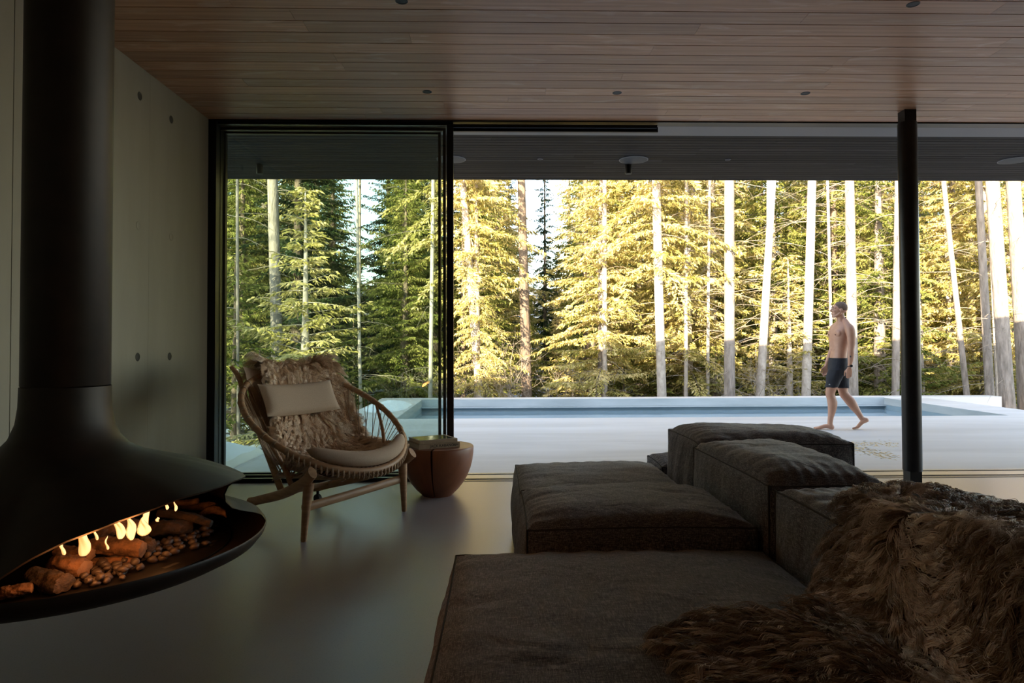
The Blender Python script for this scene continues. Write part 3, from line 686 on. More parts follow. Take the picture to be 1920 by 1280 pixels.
# cream sheepskin: a separate hide lying on the chair
skin_t = empty('sheepskin', (CX, CY, .4), 'long haired cream sheepskin lying over the back and seat of the lounge chair', 'sheepskin')
def hidept(u, s, o_=0.0):
    f0, z0 = prof(s); f1, z1 = prof(s + .004); tx, tz = f1 - f0, z1 - z0; q = np.hypot(tx, tz) + 1e-9; nx_, nz_ = -tz / q, tx / q
    hw = np.interp(s, [0, .15, .3, .5, .7, .9, 1], [.25, .29, .31, .33, .38, .42, .40]); cen = np.interp(s, [0, .3, .6, 1], [.12, .11, .07, .03])
    l_ = cen + u * hw; oo = .006 + o_ + .045 * u ** 2
    F_ = f0 + nx_ * oo; Z_ = z0 + nz_ * oo
    return np.stack([l_ * .57 + F_ * .82, l_ * .82 - F_ * .57, Z_], -1)
uu, ssv = np.meshgrid(np.linspace(-1, 1, 24), np.linspace(.02, .93, 40)); V = np.concatenate([hidept(uu.ravel(), ssv.ravel()), hidept(uu.ravel(), ssv.ravel(), .006)])
Fc = [(j * 24 + i, j * 24 + i + 1, (j + 1) * 24 + i + 1, (j + 1) * 24 + i) for j in range(39) for i in range(23)]
b = MB(); b.add(V, Fc + [tuple(q + 960 for q in f_[::-1]) for f_ in Fc]); o = b.build('hide', 'hide_cream', skin_t); o.location = (0, 0, -.4)
rs = np.random.RandomState(8); n_ = 44000
u = rs.uniform(-1, 1, n_); s_ = rs.uniform(.02, .93, n_)
keep = ~((u > -1) & (u < .45) & (s_ > .30) & (s_ < .40))
u, s_ = u[keep], s_[keep]
P0 = hidept(u, s_, .006); Pu = hidept(u + .01, s_, .006) - P0; Ps = hidept(u, s_ + .005, .006) - P0
nn = np.cross(Ps, Pu); nn /= np.linalg.norm(nn, axis=1)[:, None]
nn *= np.sign((nn * (np.array(cl(.1, .8, .6)))).sum(1))[:, None]
Pu /= np.linalg.norm(Pu, axis=1)[:, None]; Ps /= np.linalg.norm(Ps, axis=1)[:, None]
wu = u * 1.1 * (np.abs(u) > .3) + .25 * np.sin(s_ * 30 + u * 5); ws = np.where(s_ < .12, -.7, .8)
flow = Pu * wu[:, None] + Ps * ws[:, None]; flow /= np.linalg.norm(flow, axis=1)[:, None]
ln = np.where(s_ < .30, .125, .115) + .02 * rs.rand(len(u))
o = fur('fleece', 'fur_cream', skin_t, P0, nn, flow, ln, .38 + .1 * np.sin(u * 6 + s_ * 9), .0012, 1300, 11, 13, .26, .55, .72, .4); o.location = (0, 0, -.4)

# ---------------- bowl table and books ----------------
p = at(820, 930, 5.47); TX, TY = p[0], 5.47
tb = empty('side_table', (TX, TY, 0), 'reddish brown turned wood bowl shaped side table with a split seam, carrying two books', 'table')
TH = .39
pf = [(.0005, 0), (.118, 0), (.128, .012), (.168, .05), (.208, .10), (.240, .155), (.264, .215), (.279, .275), (.287, .33), (.289, .375), (.287, TH - .006), (.282, TH), (.0005, TH)]
b = MB(); b.lathe(pf, seg=96)
o = b.build('bowl_body', 'table_wood', tb, angle=35)
# the split: a real wedge cut out of the side facing the room
cut = bpy.data.meshes.new('cutter'); cm = bmesh.new(); a0 = math.atan2(-1, -.06 + .0)
dirv = Vector((math.cos(a0), math.sin(a0), 0)); sdv = Vector((-dirv.y, dirv.x, 0))
vv = [cm.verts.new((dirv * q + sdv * s_ * w_)[:2] + (z,)) if False else cm.verts.new(Vector((*(dirv * q + sdv * (s_ * w_)).to_2d(), z))) for z in (-.02, TH + .02) for (q, s_, w_) in ((.06, -1, .003), (.33, -1, .0035 + .006 * (z > 0)), (.33, 1, .0035 + .006 * (z > 0)), (.06, 1, .003))]
for q in ((3, 2, 1, 0), (4, 5, 6, 7), (0, 1, 5, 4), (1, 2, 6, 5), (2, 3, 7, 6), (3, 0, 4, 7)): cm.faces.new([vv[i] for i in q])
cm.to_mesh(cut); cm.free(); co = bpy.data.objects.new('cutter', cut); COL.objects.link(co)
co.location = tb.location; md = o.modifiers.new('b', 'BOOLEAN'); md.object = co; md.operation = 'DIFFERENCE'; md.solver = 'EXACT'
bpy.context.view_layer.update(); dg = bpy.context.evaluated_depsgraph_get(); nm = bpy.data.meshes.new_from_object(o.evaluated_get(dg)); o.modifiers.clear(); o.data = nm; bpy.data.objects.remove(co)
def book(x, y, z, w_, d_, h_, rz, cover, top, label, text=None):
    t = empty('book', (x, y, z), label, 'book', 'two books on the bowl shaped table', rz)
    b = MB(); b.box(-w_ / 2 + .004, w_ / 2 - .004, -d_ / 2 + .002, d_ / 2 - .004, .003, h_ - .003); b.build('page_block', 'paper', t, smooth=False)
    b = MB(); b.box(-w_ / 2, w_ / 2, -d_ / 2, d_ / 2, 0, .003); b.box(-w_ / 2, w_ / 2, -d_ / 2, d_ / 2, h_ - .003, h_); b.box(-w_ / 2, w_ / 2, -d_ / 2 - .002, -d_ / 2 + .001, 0, h_); b.build('cover', cover, t, smooth=False)
    if top:
        b = MB(); b.box(-w_ / 2 + .02, w_ / 2 - .02, -d_ / 2 + .02, d_ / 2 - .02, h_, h_ + .0008); b.build('cover_picture', top, t, smooth=False)
    for (tx, sz, xo) in (text or []):
        fc = bpy.data.curves.new('spine_lettering', 'FONT'); fc.body = tx; fc.size = sz; fc.align_x = 'CENTER'; fc.align_y = 'CENTER'; fc.extrude = .0004; fc.offset = .0004
        fc.materials.append(M['ink']); fo = bpy.data.objects.new('spine_lettering', fc); COL.objects.link(fo); fo.parent = t; fo.location = (xo, -d_ / 2 - .0026, h_ / 2); fo.rotation_euler = (PI / 2, 0, 0)
        bpy.context.view_layer.update(); me = bpy.data.meshes.new_from_object(fo.evaluated_get(bpy.context.evaluated_depsgraph_get())); mo = bpy.data.objects.new('spine_lettering', me); COL.objects.link(mo); mo.parent = t; mo.location = fo.location; mo.rotation_euler = fo.rotation_euler; bpy.data.objects.remove(fo)
    return t
BX, BY = TX - .03, TY - .03
book(BX, BY, TH, .34, .27, .038, math.radians(27), 'book_cover', None, 'lower tan book of the two on the bowl table, with dark spine lettering', [('JACK KABANGU', .030, .03), ('SKIRA', .016, .135)])
book(BX - .005, BY + .008, TH + .0385, .315, .255, .026, math.radians(27.5), 'book_cover', 'book_top', 'upper book of the two on the bowl table, with a glossy dark cover')

# ---------------- suspended fireplace ----------------
FX, FY = -1.575, 2.52
fp = empty('fireplace', (FX, FY, 0), 'black hanging fireplace with round flue, curved hood and open log bowl', 'fireplace')
LIP = [(-200, .47), (-110, .50), (-90, .505), (-75, .535), (-66, .597), (-58, .635), (-45, .672), (-27, .705), (0, .705), (15, .690), (24, .672), (60, .672), (160, .672)]
nphi = 144; V = []; Fc = []
HP = [(.142, 1.05), (.144, .98), (.152, .92), (.172, .868), (.205, .83), (.26, .80), (.34, .776), (.43, .752), (.52, .722), (.58, .698), (.607, .684)]
b = MB(); b.lathe([(.140, ZC - .001), (.140, 1.055), (.1385, 1.053)], seg=64); fl_ = b.build('flue', 'fire_metal', fp)
b = MB(); b.lathe([(.001, ZC - .02), (.17, ZC - .02), (.172, ZC - .001)], seg=48); b.build('ceiling_plate', 'fire_metal', fp)
def hood_prof(phi):
    zl = np.interp(phi if phi < 170 else phi - 360, [q[0] for q in LIP], [q[1] for q in LIP]); out_ = []
    for (r_, z) in HP:
        k = max(0, (r_ - .20) / .407); zz = z - (.684 - zl) * k ** 1.6; out_.append((r_, zz))
    return out_, zl
b = MB(); n = nphi
for inner_ in (0, 1):
    V = []
    for (i, _) in enumerate(HP):
        for j in range(n):
            phi = -190 + 360 * j / n; P_, zl = hood_prof(phi); r_, z = P_[i]; a = math.radians(phi)
            if inner_: r_ -= .004; z -= .006 + (.002 if i < 5 else 0)
            rr_ = r_ * (1 - .0)
            V.append((rr_ * math.cos(a), rr_ * math.sin(a), z))
    Fc = []
    for i in range(len(HP) - 1):
        for j in range(n): j2 = (j + 1) % n; q = (i * n + j, i * n + j2, (i + 1) * n + j2, (i + 1) * n + j); Fc.append(q if inner_ else q[::-1])
    b.add(V, Fc)
m_ = len(HP); o_ = (m_ - 1) * n; N2 = m_ * n
b.f += [(o_ + j, o_ + (j + 1) % n, N2 + o_ + (j + 1) % n, N2 + o_ + j) for j in range(n)]
b.build('hood', 'fire_metal', fp, angle=60)
# back shell with a waist, open toward the room
b = MB(); ph0, ph1 = 19, 268
SP = [(.605, .680), (.575, .668), (.545, .645), (.532, .615), (.536, .585), (.56, .56), (.60, .547), (.64, .538), (.668, .525), (.680, .505)]
nn_ = 90
for inn in (0, 1):
    V = []
    for (r_, z) in SP:
        for j in range(nn_):
            phi = ph0 + (ph1 - ph0) * j / (nn_ - 1); a = math.radians(phi); 
            zl = np.interp(phi if phi < 170 else phi - 360, [q[0] for q in LIP], [q[1] for q in LIP])
            kz = (z - .505) / (.680 - .505); z_ = .505 + kz * (zl - .505); rr_ = r_ - inn * .006
            V.append((rr_ * math.cos(a), rr_ * math.sin(a), z_))
    Fc = [(i * nn_ + j, i * nn_ + j + 1, (i + 1) * nn_ + j + 1, (i + 1) * nn_ + j) for i in range(len(SP) - 1) for j in range(nn_ - 1)]
    b.add(V, Fc if not inn else [q[::-1] for q in Fc])
b.build('back_shell', 'fire_metal', fp, angle=60)
# bowl
b = MB(); b.lathe([(.676, .503), (.681, .505), (.684, .500), (.678, .480), (.655, .452), (.60, .425), (.50, .40), (.35, .385), (.0005, .38)], seg=128); b.lathe([(.676, .503), (.668, .482), (.64, .462), (.585, .452), (.0005, .452)], seg=128); b.build('bowl', 'fire_metal', fp, angle=50)
b = MB(); b.lathe([(.555, .453), (.555, .458), (.548, .460), (.0005, .460)], seg=96); b.build('hearth_plate', 'black_metal', fp)
# vent slots in the plate
for phi in (8, -22):
    b = MB(); a0 = math.radians(phi); P_ = [(.505 * math.cos(a0 + t_), .505 * math.sin(a0 + t_), .4602) for t_ in np.linspace(-.06, .06, 9)]; b.tube(P_, .009, 8, flat=.12); b.build('air_slot', 'rubber', fp)
# logs
def log(p0, p1, r0, r1, mat, label, seed, ends=True):
    rs = np.random.RandomState(seed); p0, p1 = np.array(p0, float), np.array(p1, float); n = 26; P_ = []; c = (p0 + p1) / 2
    t = empty('log', (c[0] + FX, c[1] + FY, c[2]), label, 'log', 'firewood logs in the hanging fireplace')
    bend = rs.normal(0, .012, (3,)); seg_ = 28; d = p1 - p0; L_ = np.linalg.norm(d); d /= L_; u_ = np.cross(d, (0, 0, 1)); u_ /= np.linalg.norm(u_); w_ = np.cross(u_, d)
    V = []
    for i in range(n):
        t_ = i / (n - 1); q = p0 + (p1 - p0) * t_ + bend * math.sin(PI * t_) - c; rr_ = (r0 + (r1 - r0) * t_)
        for k in range(seg_):
            a = 2 * PI * k / seg_; e_ = (1 + .28 * mn.noise(Vector((math.cos(a) * 1.3, math.sin(a) * 1.3, t_ * 3 + seed))) + .22 * mn.noise(Vector((math.cos(a) * 3, math.sin(a) * 3, t_ * 7 + seed))) + .10 * mn.noise(Vector((math.cos(a) * 9, math.sin(a) * 9, t_ * 18 + seed)))) * (1 - .12 * abs(2 * t_ - 1) ** 8)
            V.append(q + rr_ * e_ * (math.cos(a) * u_ + .85 * math.sin(a) * w_))
    Fc = [(i * seg_ + k, i * seg_ + (k + 1) % seg_, (i + 1) * seg_ + (k + 1) % seg_, (i + 1) * seg_ + k) for i in range(n - 1) for k in range(seg_)]
    b = MB(); b.add(V, Fc); b.build('bark', mat, t, angle=80)
    for (j, flip) in ((0, True), (n - 1, False)):
        ring = V[j * seg_:(j + 1) * seg_]; q = sum(ring) / seg_; b = MB(); b.add([*ring, q + d * (.003 if j else -.003)], [((k, (k + 1) % seg_, seg_) if not flip else ((k + 1) % seg_, k, seg_)) for k in range(seg_)]); b.build('cut_end', 'log_end' if mat == 'log' else 'log_char', t, smooth=False)
    return t
def fpt(px, py, z): q = at_z(px, py, z); return (q[0] - FX, q[1] - FY, z)
LOGS = [((172, 1022, .53), (268, 1030, .515), .034, .030, 'log', 'long split log glowing orange across the middle of the fire'),
        ((180, 1000, .55), (262, 985, .55), .030, .030, 'log', 'reddish log lying behind the middle flames'),
        ((98, 1056, .51), (160, 1066, .50), .028, .032, 'log', 'short thick log with pale cut end left of the pebbles'),
        ((62, 1078, .50), (120, 1094, .49), .032, .036, 'log_char', 'round knobbly log at the left end of the fire bowl'),
        ((168, 1054, .485), (261, 1042, .485), .016, .018, 'log', 'thin pale log in front of the fire, over the pebbles'),
        ((108, 1032, .53), (170, 1040, .52), .024, .024, 'log', 'orange lit log at the foot of the widest flame'),
        ((280, 994, .515), (360, 986, .51), .030, .032, 'log_char', 'charred black log right of the tall thin flame'),
        ((297, 962, .56), (396, 982, .52), .020, .018, 'log_char', 'black stick leaning over the right hand logs'),
        ((322, 946, .55), (406, 951, .54), .020, .022, 'log', 'orange lit split log at the back right of the fire'),
        ((365, 974, .515), (424, 962, .53), .014, .021, 'log', 'pale knobbly branch at the right end of the fire'),
        ((318, 940, .575), (372, 938, .58), .014, .013, 'log', 'small branch on top of the logs below the hood edge'),
        ((0, 1112, .485), (60, 1102, .49), .022, .018, 'log', 'small glowing ember log at the far left edge of the photo'),
        ((259, 1020, .51), (284, 1024, .51), .022, .024, 'log_char', 'short charred stub at the right end of the long orange log')]
for i, (a, c, r0, r1, m_, lab) in enumerate(LOGS): log(fpt(*a), fpt(*c), r0, r1, m_, lab, 20 + i)
# pebbles
rs = np.random.RandomState(3); protos = []
for k in range(4):
    bm = bmesh.new(); bmesh.ops.create_icosphere(bm, subdivisions=2, radius=1)
    for v in bm.verts: v.co = Vector((v.co.x * 1.1, v.co.y * .9, v.co.z * .75)) * (1 + .5 * mn.noise(v.co * 1.3 + Vector((k * 5, 0, 0))))
    me = bpy.data.meshes.new('pebble'); bm.to_mesh(me); bm.free(); me.shade_smooth(); me.materials.append(M['pebble']); protos.append(me)
placed = []
path = np.array([(140, 1094), (180, 1080), (235, 1062), (285, 1040), (325, 1018), (362, 1002), (396, 988)])
tries = 0
while len(placed) < 120 and tries < 6000:
    tries += 1; t_ = rs.rand() * (len(path) - 1); i = int(t_); c = path[i] + (path[min(i + 1, len(path) - 1)] - path[i]) * (t_ - i); c = c + np.array([rs.normal(0, 14), rs.normal(-4, 9)])
    q = at_z(c[0], c[1], .475); sz = rs.uniform(.010, .017)
    if math.hypot(q[0] - FX, q[1] - FY) > .52: continue
    lv = 0
    for (qx, qy, s_, l2) in placed:
        if math.hypot(q[0] - qx, q[1] - qy) < (s_ + sz) * .85: lv = max(lv, l2 + 1)
    if lv > 1: continue
    placed.append((q[0], q[1], sz, lv)); o = bpy.data.objects.new('pebble', protos[rs.randint(4)]); COL.objects.link(o)
    o.location = (q[0], q[1], .466 + sz * .45 + lv * .014); o.scale = (sz, sz, sz); o.rotation_euler = (0, 0, rs.rand() * 6)
    tag(o, 'small dark rounded pebble lying around the burning logs in the fireplace bowl', 'pebble', 'pebbles around the fire logs')
# flames
def flame(px, py, h_, w_, z0, lean, seed, label):
    q = fpt(px, py, z0); rs = np.random.RandomState(seed); V = []; n = 26; sg = 20; ph = rs.rand() * 6
    pr_ = lambda t_: .62 * (t_ + .02) ** .45 * max(0, 1 - t_) ** .95 * 1.35
    for i in range(n):
        t_ = i / (n - 1); c = np.array([lean * h_ * t_ ** 1.5 + .16 * h_ * math.sin(ph + 6 * t_) * t_, .05 * h_ * math.sin(ph * 2 + 4 * t_) * t_, h_ * t_])
        for k in range(sg): a = 2 * PI * k / sg; rr_ = w_ * max(.004, pr_(t_)) * (1 + .35 * math.sin(2 * a + ph + 5 * t_) + .15 * math.sin(3 * a + 9 * t_)); V.append(c + rr_ * np.array([math.cos(a), .45 * math.sin(a), 0]))
    Fc = [(i * sg + k, i * sg + (k + 1) % sg, (i + 1) * sg + (k + 1) % sg, (i + 1) * sg + k) for i in range(n - 1) for k in range(sg)]
    b = MB(); b.add(V, Fc); o = b.build('flame', 'flame', None); o.location = (q[0] + FX, q[1] + FY, z0)
    tag(o, label, 'flame', 'flames of the log fire'); return o
FL = [(120, 1040, .050, .022, .555, -.3, 'small slim flame furthest left in the fire'), (155, 1042, .095, .048, .56, .25, 'widest bright flame in front of the hood, left of the middle'),
      (182, 1012, .050, .016, .575, -.3, 'thin faint flame just right of the widest flame'), (225, 1010, .085, .036, .57, -.25, 'tall tapering flame in the middle of the fire, left of its twin'),
      (246, 1012, .060, .036, .57, -.1, 'broad flame beside the middle one, right of it'), (268, 1004, .045, .05, .57, .1, 'low spreading flame at the foot of the tall thin flame'),
      (276, 995, .105, .024, .575, -.2, 'tall thin flame furthest right of the middle group'), (313, 955, .028, .014, .60, -.2, 'tiny flame at the right under the hood, left one of two'),
      (329, 958, .030, .012, .60, 0, 'tiny flame at the right under the hood, right one of two'), (202, 1030, .030, .012, .57, -.2, 'small wisp of flame on the front log'),
      (295, 978, .012, .02, .585, 0, 'tiny glowing flame spot on the charred log')]
for i, (px, py, h_, w_, z0, ln_, lab) in enumerate(FL): flame(px, py, h_ * 1.4, w_ * .95, z0, ln_, 40 + i, lab)
for (px, py, z, e_) in ((170, 1030, .60, 1.8), (255, 1000, .62, 1.8), (320, 965, .62, .6), (100, 1060, .58, .4)):
    q = at_z(px, py, z); ld = bpy.data.lights.new('fire_glow', 'POINT'); ld.energy = e_; ld.color = (1, .36, .10); ld.shadow_soft_size = .04
    lo = bpy.data.objects.new('fire_glow', ld); COL.objects.link(lo); lo.location = q
# ---------------- the walking person ----------------
q = at_z(1480 + 418 / 4.414, 806, -.012); MX, MY = q[0], q[1] + .08
MS = 1.0
man = empty('person', (MX, MY, -.012), 'barefoot shaven headed man in navy swim shorts walking left along the terrace', 'person', rz=-math.atan2(MX, MY)); man.scale = (.95, 1, 1)
def ell(b, c, r_, yaw=0, sub=3, tilt=0):
    bm = bmesh.new(); bmesh.ops.create_icosphere(bm, subdivisions=sub, radius=1); R3 = Matrix.Rotation(yaw, 3, 'Z') @ Matrix.Rotation(tilt, 3, 'Y')
    V = [R3 @ Vector((v.co.x * r_[0], v.co.y * r_[1], v.co.z * r_[2])) + Vector(c) for v in bm.verts]; b.add([tuple(v) for v in V], [[v.index for v in f.verts] for f in bm.faces]); bm.free()
def chain(b, pts, sub=5, flat=1.0):
    P = np.array([p[:3] for p in pts]); R1 = np.array([p[3] for p in pts]); PP = catmull(np.c_[P, R1], sub)
    b.tube(PP[:, :3], PP[:, 3], 16, flat=flat); ell(b, PP[0, :3], (PP[0, 3] * .98,) * 3, sub=2); ell(b, PP[-1, :3], (PP[-1, 3] * .98,) * 3, sub=2)
def loft(b, rows, seg=40, sub=4):
    RR = catmull(np.array(rows, float), sub); V = []
    for (cx, cy, z, hw, hd, yaw, sq) in RR:
        yw = math.radians(yaw); Fv = np.array([-math.cos(yw), -math.sin(yw)]); Lv = np.array([-math.sin(yw), math.cos(yw)])
        for k in range(seg):
            a = 2 * PI * k / seg; ca, sa = math.cos(a), math.sin(a); e_ = 2 / sq
            xy = Fv * hd * abs(ca) ** e_ * np.sign(ca) + Lv * hw * abs(sa) ** e_ * np.sign(sa); V.append((cx + xy[0], cy + xy[1], z))
    n = len(RR); b.add(V, [(i * seg + k, i * seg + (k + 1) % seg, (i + 1) * seg + (k + 1) % seg, (i + 1) * seg + k) for i in range(n - 1) for k in range(seg)] + [tuple(range(seg))[::-1], tuple(range((n - 1) * seg, n * seg))])
def remesh(o, vox, smooth=4, fac=.5):
    m1 = o.modifiers.new('r', 'REMESH'); m1.mode = 'VOXEL'; m1.voxel_size = vox; m1.adaptivity = 0; m1.use_smooth_shade = True
    if smooth: m2 = o.modifiers.new('s', 'SMOOTH'); m2.iterations = smooth; m2.factor = fac
    bpy.context.view_layer.update(); dg = bpy.context.evaluated_depsgraph_get(); nm = bpy.data.meshes.new_from_object(o.evaluated_get(dg)); o.modifiers.clear(); old = o.data; o.data = nm; nm.name = o.name
    nm.shade_smooth()
    if not nm.materials: nm.materials.append(old.materials[0])
    bpy.data.meshes.remove(old)
b = MB()
loft(b, [(.0, 0, .80, .145, .094, 10, 2.2), (.0, 0, .88, .158, .104, 12, 2.2), (.0, 0, .98, .152, .104, 18, 2.3), (.008, 0, 1.08, .142, .098, 24, 2.4), (.014, 0, 1.18, .152, .106, 28, 2.4),
         (.02, 0, 1.28, .170, .118, 31, 2.3), (.03, 0, 1.36, .180, .118, 31, 2.3), (.042, 0, 1.42, .172, .098, 31, 2.1), (.048, 0, 1.465, .125, .075, 31, 2), (.05, 0, 1.50, .075, .062, 25, 2)])
chain(b, [(.052, 0, 1.46, .070), (.046, 0, 1.53, .057), (.032, 0, 1.60, .056), (.028, 0, 1.65, .06)])
Fw = np.array([-.857, -.515]); Lw = np.array([-.515, .857])
def bp_(f_, l_, z, cx=.02): return (cx + Fw[0] * f_ + Lw[0] * l_, Fw[1] * f_ + Lw[1] * l_, z)
for l_ in (-1, 1):
    ell(b, bp_(.078, l_ * .075, 1.335), (.036, .084, .060), math.radians(31))          # pectorals
    chain(b, [(*bp_(-.02, l_ * .05, 1.52, .048), .035), (*bp_(-.015, l_ * .11, 1.475, .045), .042), (*bp_(-.01, l_ * .16, 1.435, .04), .050)])  # trapezius
    ell(b, bp_(-.075, l_ * .085, 1.33), (.05, .08, .11), math.radians(31))              # shoulder blades
    for z in (1.235, 1.175, 1.115): ell(b, bp_(.083, l_ * .034, z, .012), (.024, .030, .029), math.radians(28))   # stomach
# head
HY = math.radians(9)
def hd_(x, y, z): c, s = math.cos(HY), math.sin(HY); return (.018 + x * c - y * s, x * s + y * c, z)
ell(b, hd_(.018, 0, 1.690), (.098, .077, .088), HY); ell(b, hd_(-.018, 0, 1.655), (.078, .068, .082), HY)
ell(b, hd_(-.045, 0, 1.612), (.050, .052, .055), HY); ell(b, hd_(-.078, 0, 1.573), (.022, .028, .020), HY)
for s in (-1, 1):
    chain(b, [(*hd_(-.078, s * .012, 1.572), .018), (*hd_(-.035, s * .043, 1.582), .020), (*hd_(.008, s * .060, 1.618), .018)])   # jaw
    chain(b, [(*hd_(-.088, s * .012, 1.694), .010), (*hd_(-.080, s * .035, 1.698), .011), (*hd_(-.058, s * .055, 1.69), .010)])   # brow
    ell(b, hd_(-.066, s * .043, 1.648), (.020, .018, .016), HY)                                                              # cheek
    ell(b, hd_(.022, s * .078, 1.655), (.018, .009, .031), HY, tilt=-.2); ell(b, hd_(.016, s * .080, 1.640), (.010, .006, .012), HY)
chain(b, [(*hd_(-.089, 0, 1.690), .009), (*hd_(-.104, 0, 1.668), .010), (*hd_(-.116, 0, 1.650), .012)]); 
for s in (-1, 1): ell(b, hd_(-.104, s * .012, 1.645), (.011, .008, .008), HY)
ell(b, hd_(-.094, 0, 1.618), (.014, .024, .007), HY); ell(b, hd_(-.092, 0, 1.604), (.013, .022, .008), HY)
# arms
NA = [(.135, -.135, 1.425, .058), (.160, -.165, 1.385, .063), (.172, -.182, 1.31, .060), (.174, -.192, 1.21, .053), (.168, -.20, 1.12, .043), (.166, -.205, 1.06, .045), (.160, -.21, .98, .039), (.150, -.212, .91, .028), (.146, -.212, .875, .026)]
FA = [(-.045, .155, 1.425, .056), (-.060, .182, 1.38, .060), (-.072, .20, 1.30, .056), (-.072, .215, 1.20, .050), (-.080, .22, 1.12, .041), (-.100, .22, 1.05, .042), (-.130, .215, .975, .035), (-.155, .21, .915, .026), (-.162, .208, .885, .025)]
chain(b, NA); chain(b, FA)
def hand(wx, wy, wz, fwd, s):
    """relaxed hand hanging down; palm faces the thigh"""
    dn = np.array([fwd * .18, 0, -1.0]); dn /= np.linalg.norm(dn); fr = np.array([-1.0, -.10 * s, 0]) - 0; fr -= dn * (fr @ dn); fr /= np.linalg.norm(fr); W = np.array([wx, wy, wz]); inn = np.cross(dn, fr) * s
    inn = np.array([0, -s, 0.0]) * -1 * -1
    for k, o_ in enumerate((-.030, -.011, .009, .028)):
        c0 = W + fr * o_ * .6 + dn * .01; c1 = W + fr * o_ + dn * (.085 - .004 * abs(k - 2))
        chain(b, [(*c0, .015), (*(c0 * .5 + c1 * .5), .016), (*c1, .0115)], 3)
        L_ = (.062, .074, .078, .070)[k]; curl_ = inn * (.35 + .12 * (3 - k))
        p1 = c1 + dn * L_ * .42 + curl_ * L_ * .15; p2 = p1 + (dn * .8 + curl_ * .8) * L_ * .32; p3 = p2 + (dn * .35 + curl_ * 1.5) * L_ * .26
        chain(b, [(*c1, .0105), (*p1, .0095), (*p2, .0088), (*p3, .0075)], 4)
    t0 = W + fr * .022 + dn * .025; t1 = t0 + fr * .028 + dn * .028 + inn * .012; t2 = t1 + fr * .006 + dn * .032 + inn * .008; t3 = t2 + dn * .026 + inn * .004 - fr * .003
    chain(b, [(*t0, .015), (*t1, .012), (*t2, .0105), (*t3, .0085)], 4)
hand(.144, -.214, .868, -.05, -1); hand(-.166, .206, .878, -.5, 1)
# legs
chain(b, [(.0, -.085, .87, .088), (-.022, -.092, .76, .088), (-.052, -.095, .65, .084), (-.078, -.092, .55, .069), (-.084, -.09, .50, .065), (-.072, -.09, .44, .062), (-.056, -.09, .37, .068), (-.062, -.09, .28, .057), (-.080, -.09, .18, .041), (-.090, -.09, .10, .037), (-.088, -.09, .055, .036)])
chain(b, [(.015, .09, .87, .088), (.040, .095, .76, .088), (.062, .098, .65, .084), (.082, .10, .55, .070), (.100, .10, .49, .065), (.140, .10, .435, .064), (.195, .10, .37, .068), (.240, .10, .30, .057), (.290, .10, .225, .042), (.325, .10, .165, .037), (.345, .10, .135, .034)])
def foot(heel, ankle, ball, toe, y, s):
    chain(b, [(*heel, .033), (*ankle, .034)], 3)
    for k, o_ in enumerate((-.026, 0, .026)):
        chain(b, [(heel[0], y + o_ * .45, heel[2], .030), ((heel[0] + ball[0]) / 2, y + o_ * .8, (heel[2] + ball[2]) / 2 + .018, .027), (ball[0], y + o_ * 1.2, ball[2], .020)], 4)
    for k in range(5):
        o_ = (-.040 + .019 * k) * s; ln_ = 1 - .09 * k; T_ = (ball[0] + (toe[0] - ball[0]) * ln_, y + o_ * 1.05, toe[2]); chain(b, [(ball[0], y + o_ * .9, ball[2], .018), (*T_, .0125 if k == 0 else .0095)], 4)
foot((-.065, -.09, .036), (-.088, -.09, .07), (-.235, -.09, .022), (-.305, -.09, .013), -.09, -1)
foot((.392, .10, .135), (.350, .10, .14), (.275, .10, .034), (.212, .10, .016), .10, 1)
body = b.build('body', 'skin', man); remesh(body, .0055, 5, .5)
# hair: a thin cap of stubble following the skull, modelled as its own shell
b = MB(); ell(b, hd_(.0195, 0, 1.6925), (.0995, .0790, .0885), HY, sub=5)
me_ = b.build('hair', 'stubble', man); bm = bmesh.new(); bm.from_mesh(me_.data)
kill = []
for v in bm.verts:
    dx_ = v.co.x - .018; z = v.co.z
    line = 1.735 - max(0, dx_ + .055) * .9 if dx_ < .03 else 1.655
    if dx_ < -.062 + max(0, 1.775 - z) * .0: line = 9
    if z < max(line, 1.635) or (dx_ < -.05 and z < 1.765): kill.append(v)
bmesh.ops.delete(bm, geom=kill, context='VERTS'); bm.to_mesh(me_.data); bm.free()
for s in (-1, 1):
    b = MB(); ell(b, hd_(-.0865, s * .031, 1.676), (.0105, .0105, .009), HY, sub=3); M.setdefault('eye', simple('eye', (.55, .50, .46), .2)); ey = b.build('eye', 'eye', man)
    b = MB(); ell(b, hd_(-.096, s * .033, 1.676), (.004, .0055, .0055), HY, sub=2); b.build('iris', 'ink', ey)
    b = MB(); chain(b, [(*hd_(-.097, s * .014, 1.697), .0035), (*hd_(-.092, s * .034, 1.703), .004), (*hd_(-.074, s * .052, 1.697), .003)]); b.build('eyebrow', 'stubble', man)
    b = MB(); ell(b, bp_(.118, s * .085, 1.318), (.007, .010, .010), math.radians(31), sub=2); M.setdefault('nipple', simple('nipple', (.26, .11, .08), .6)); b.build('nipple', 'nipple', man)
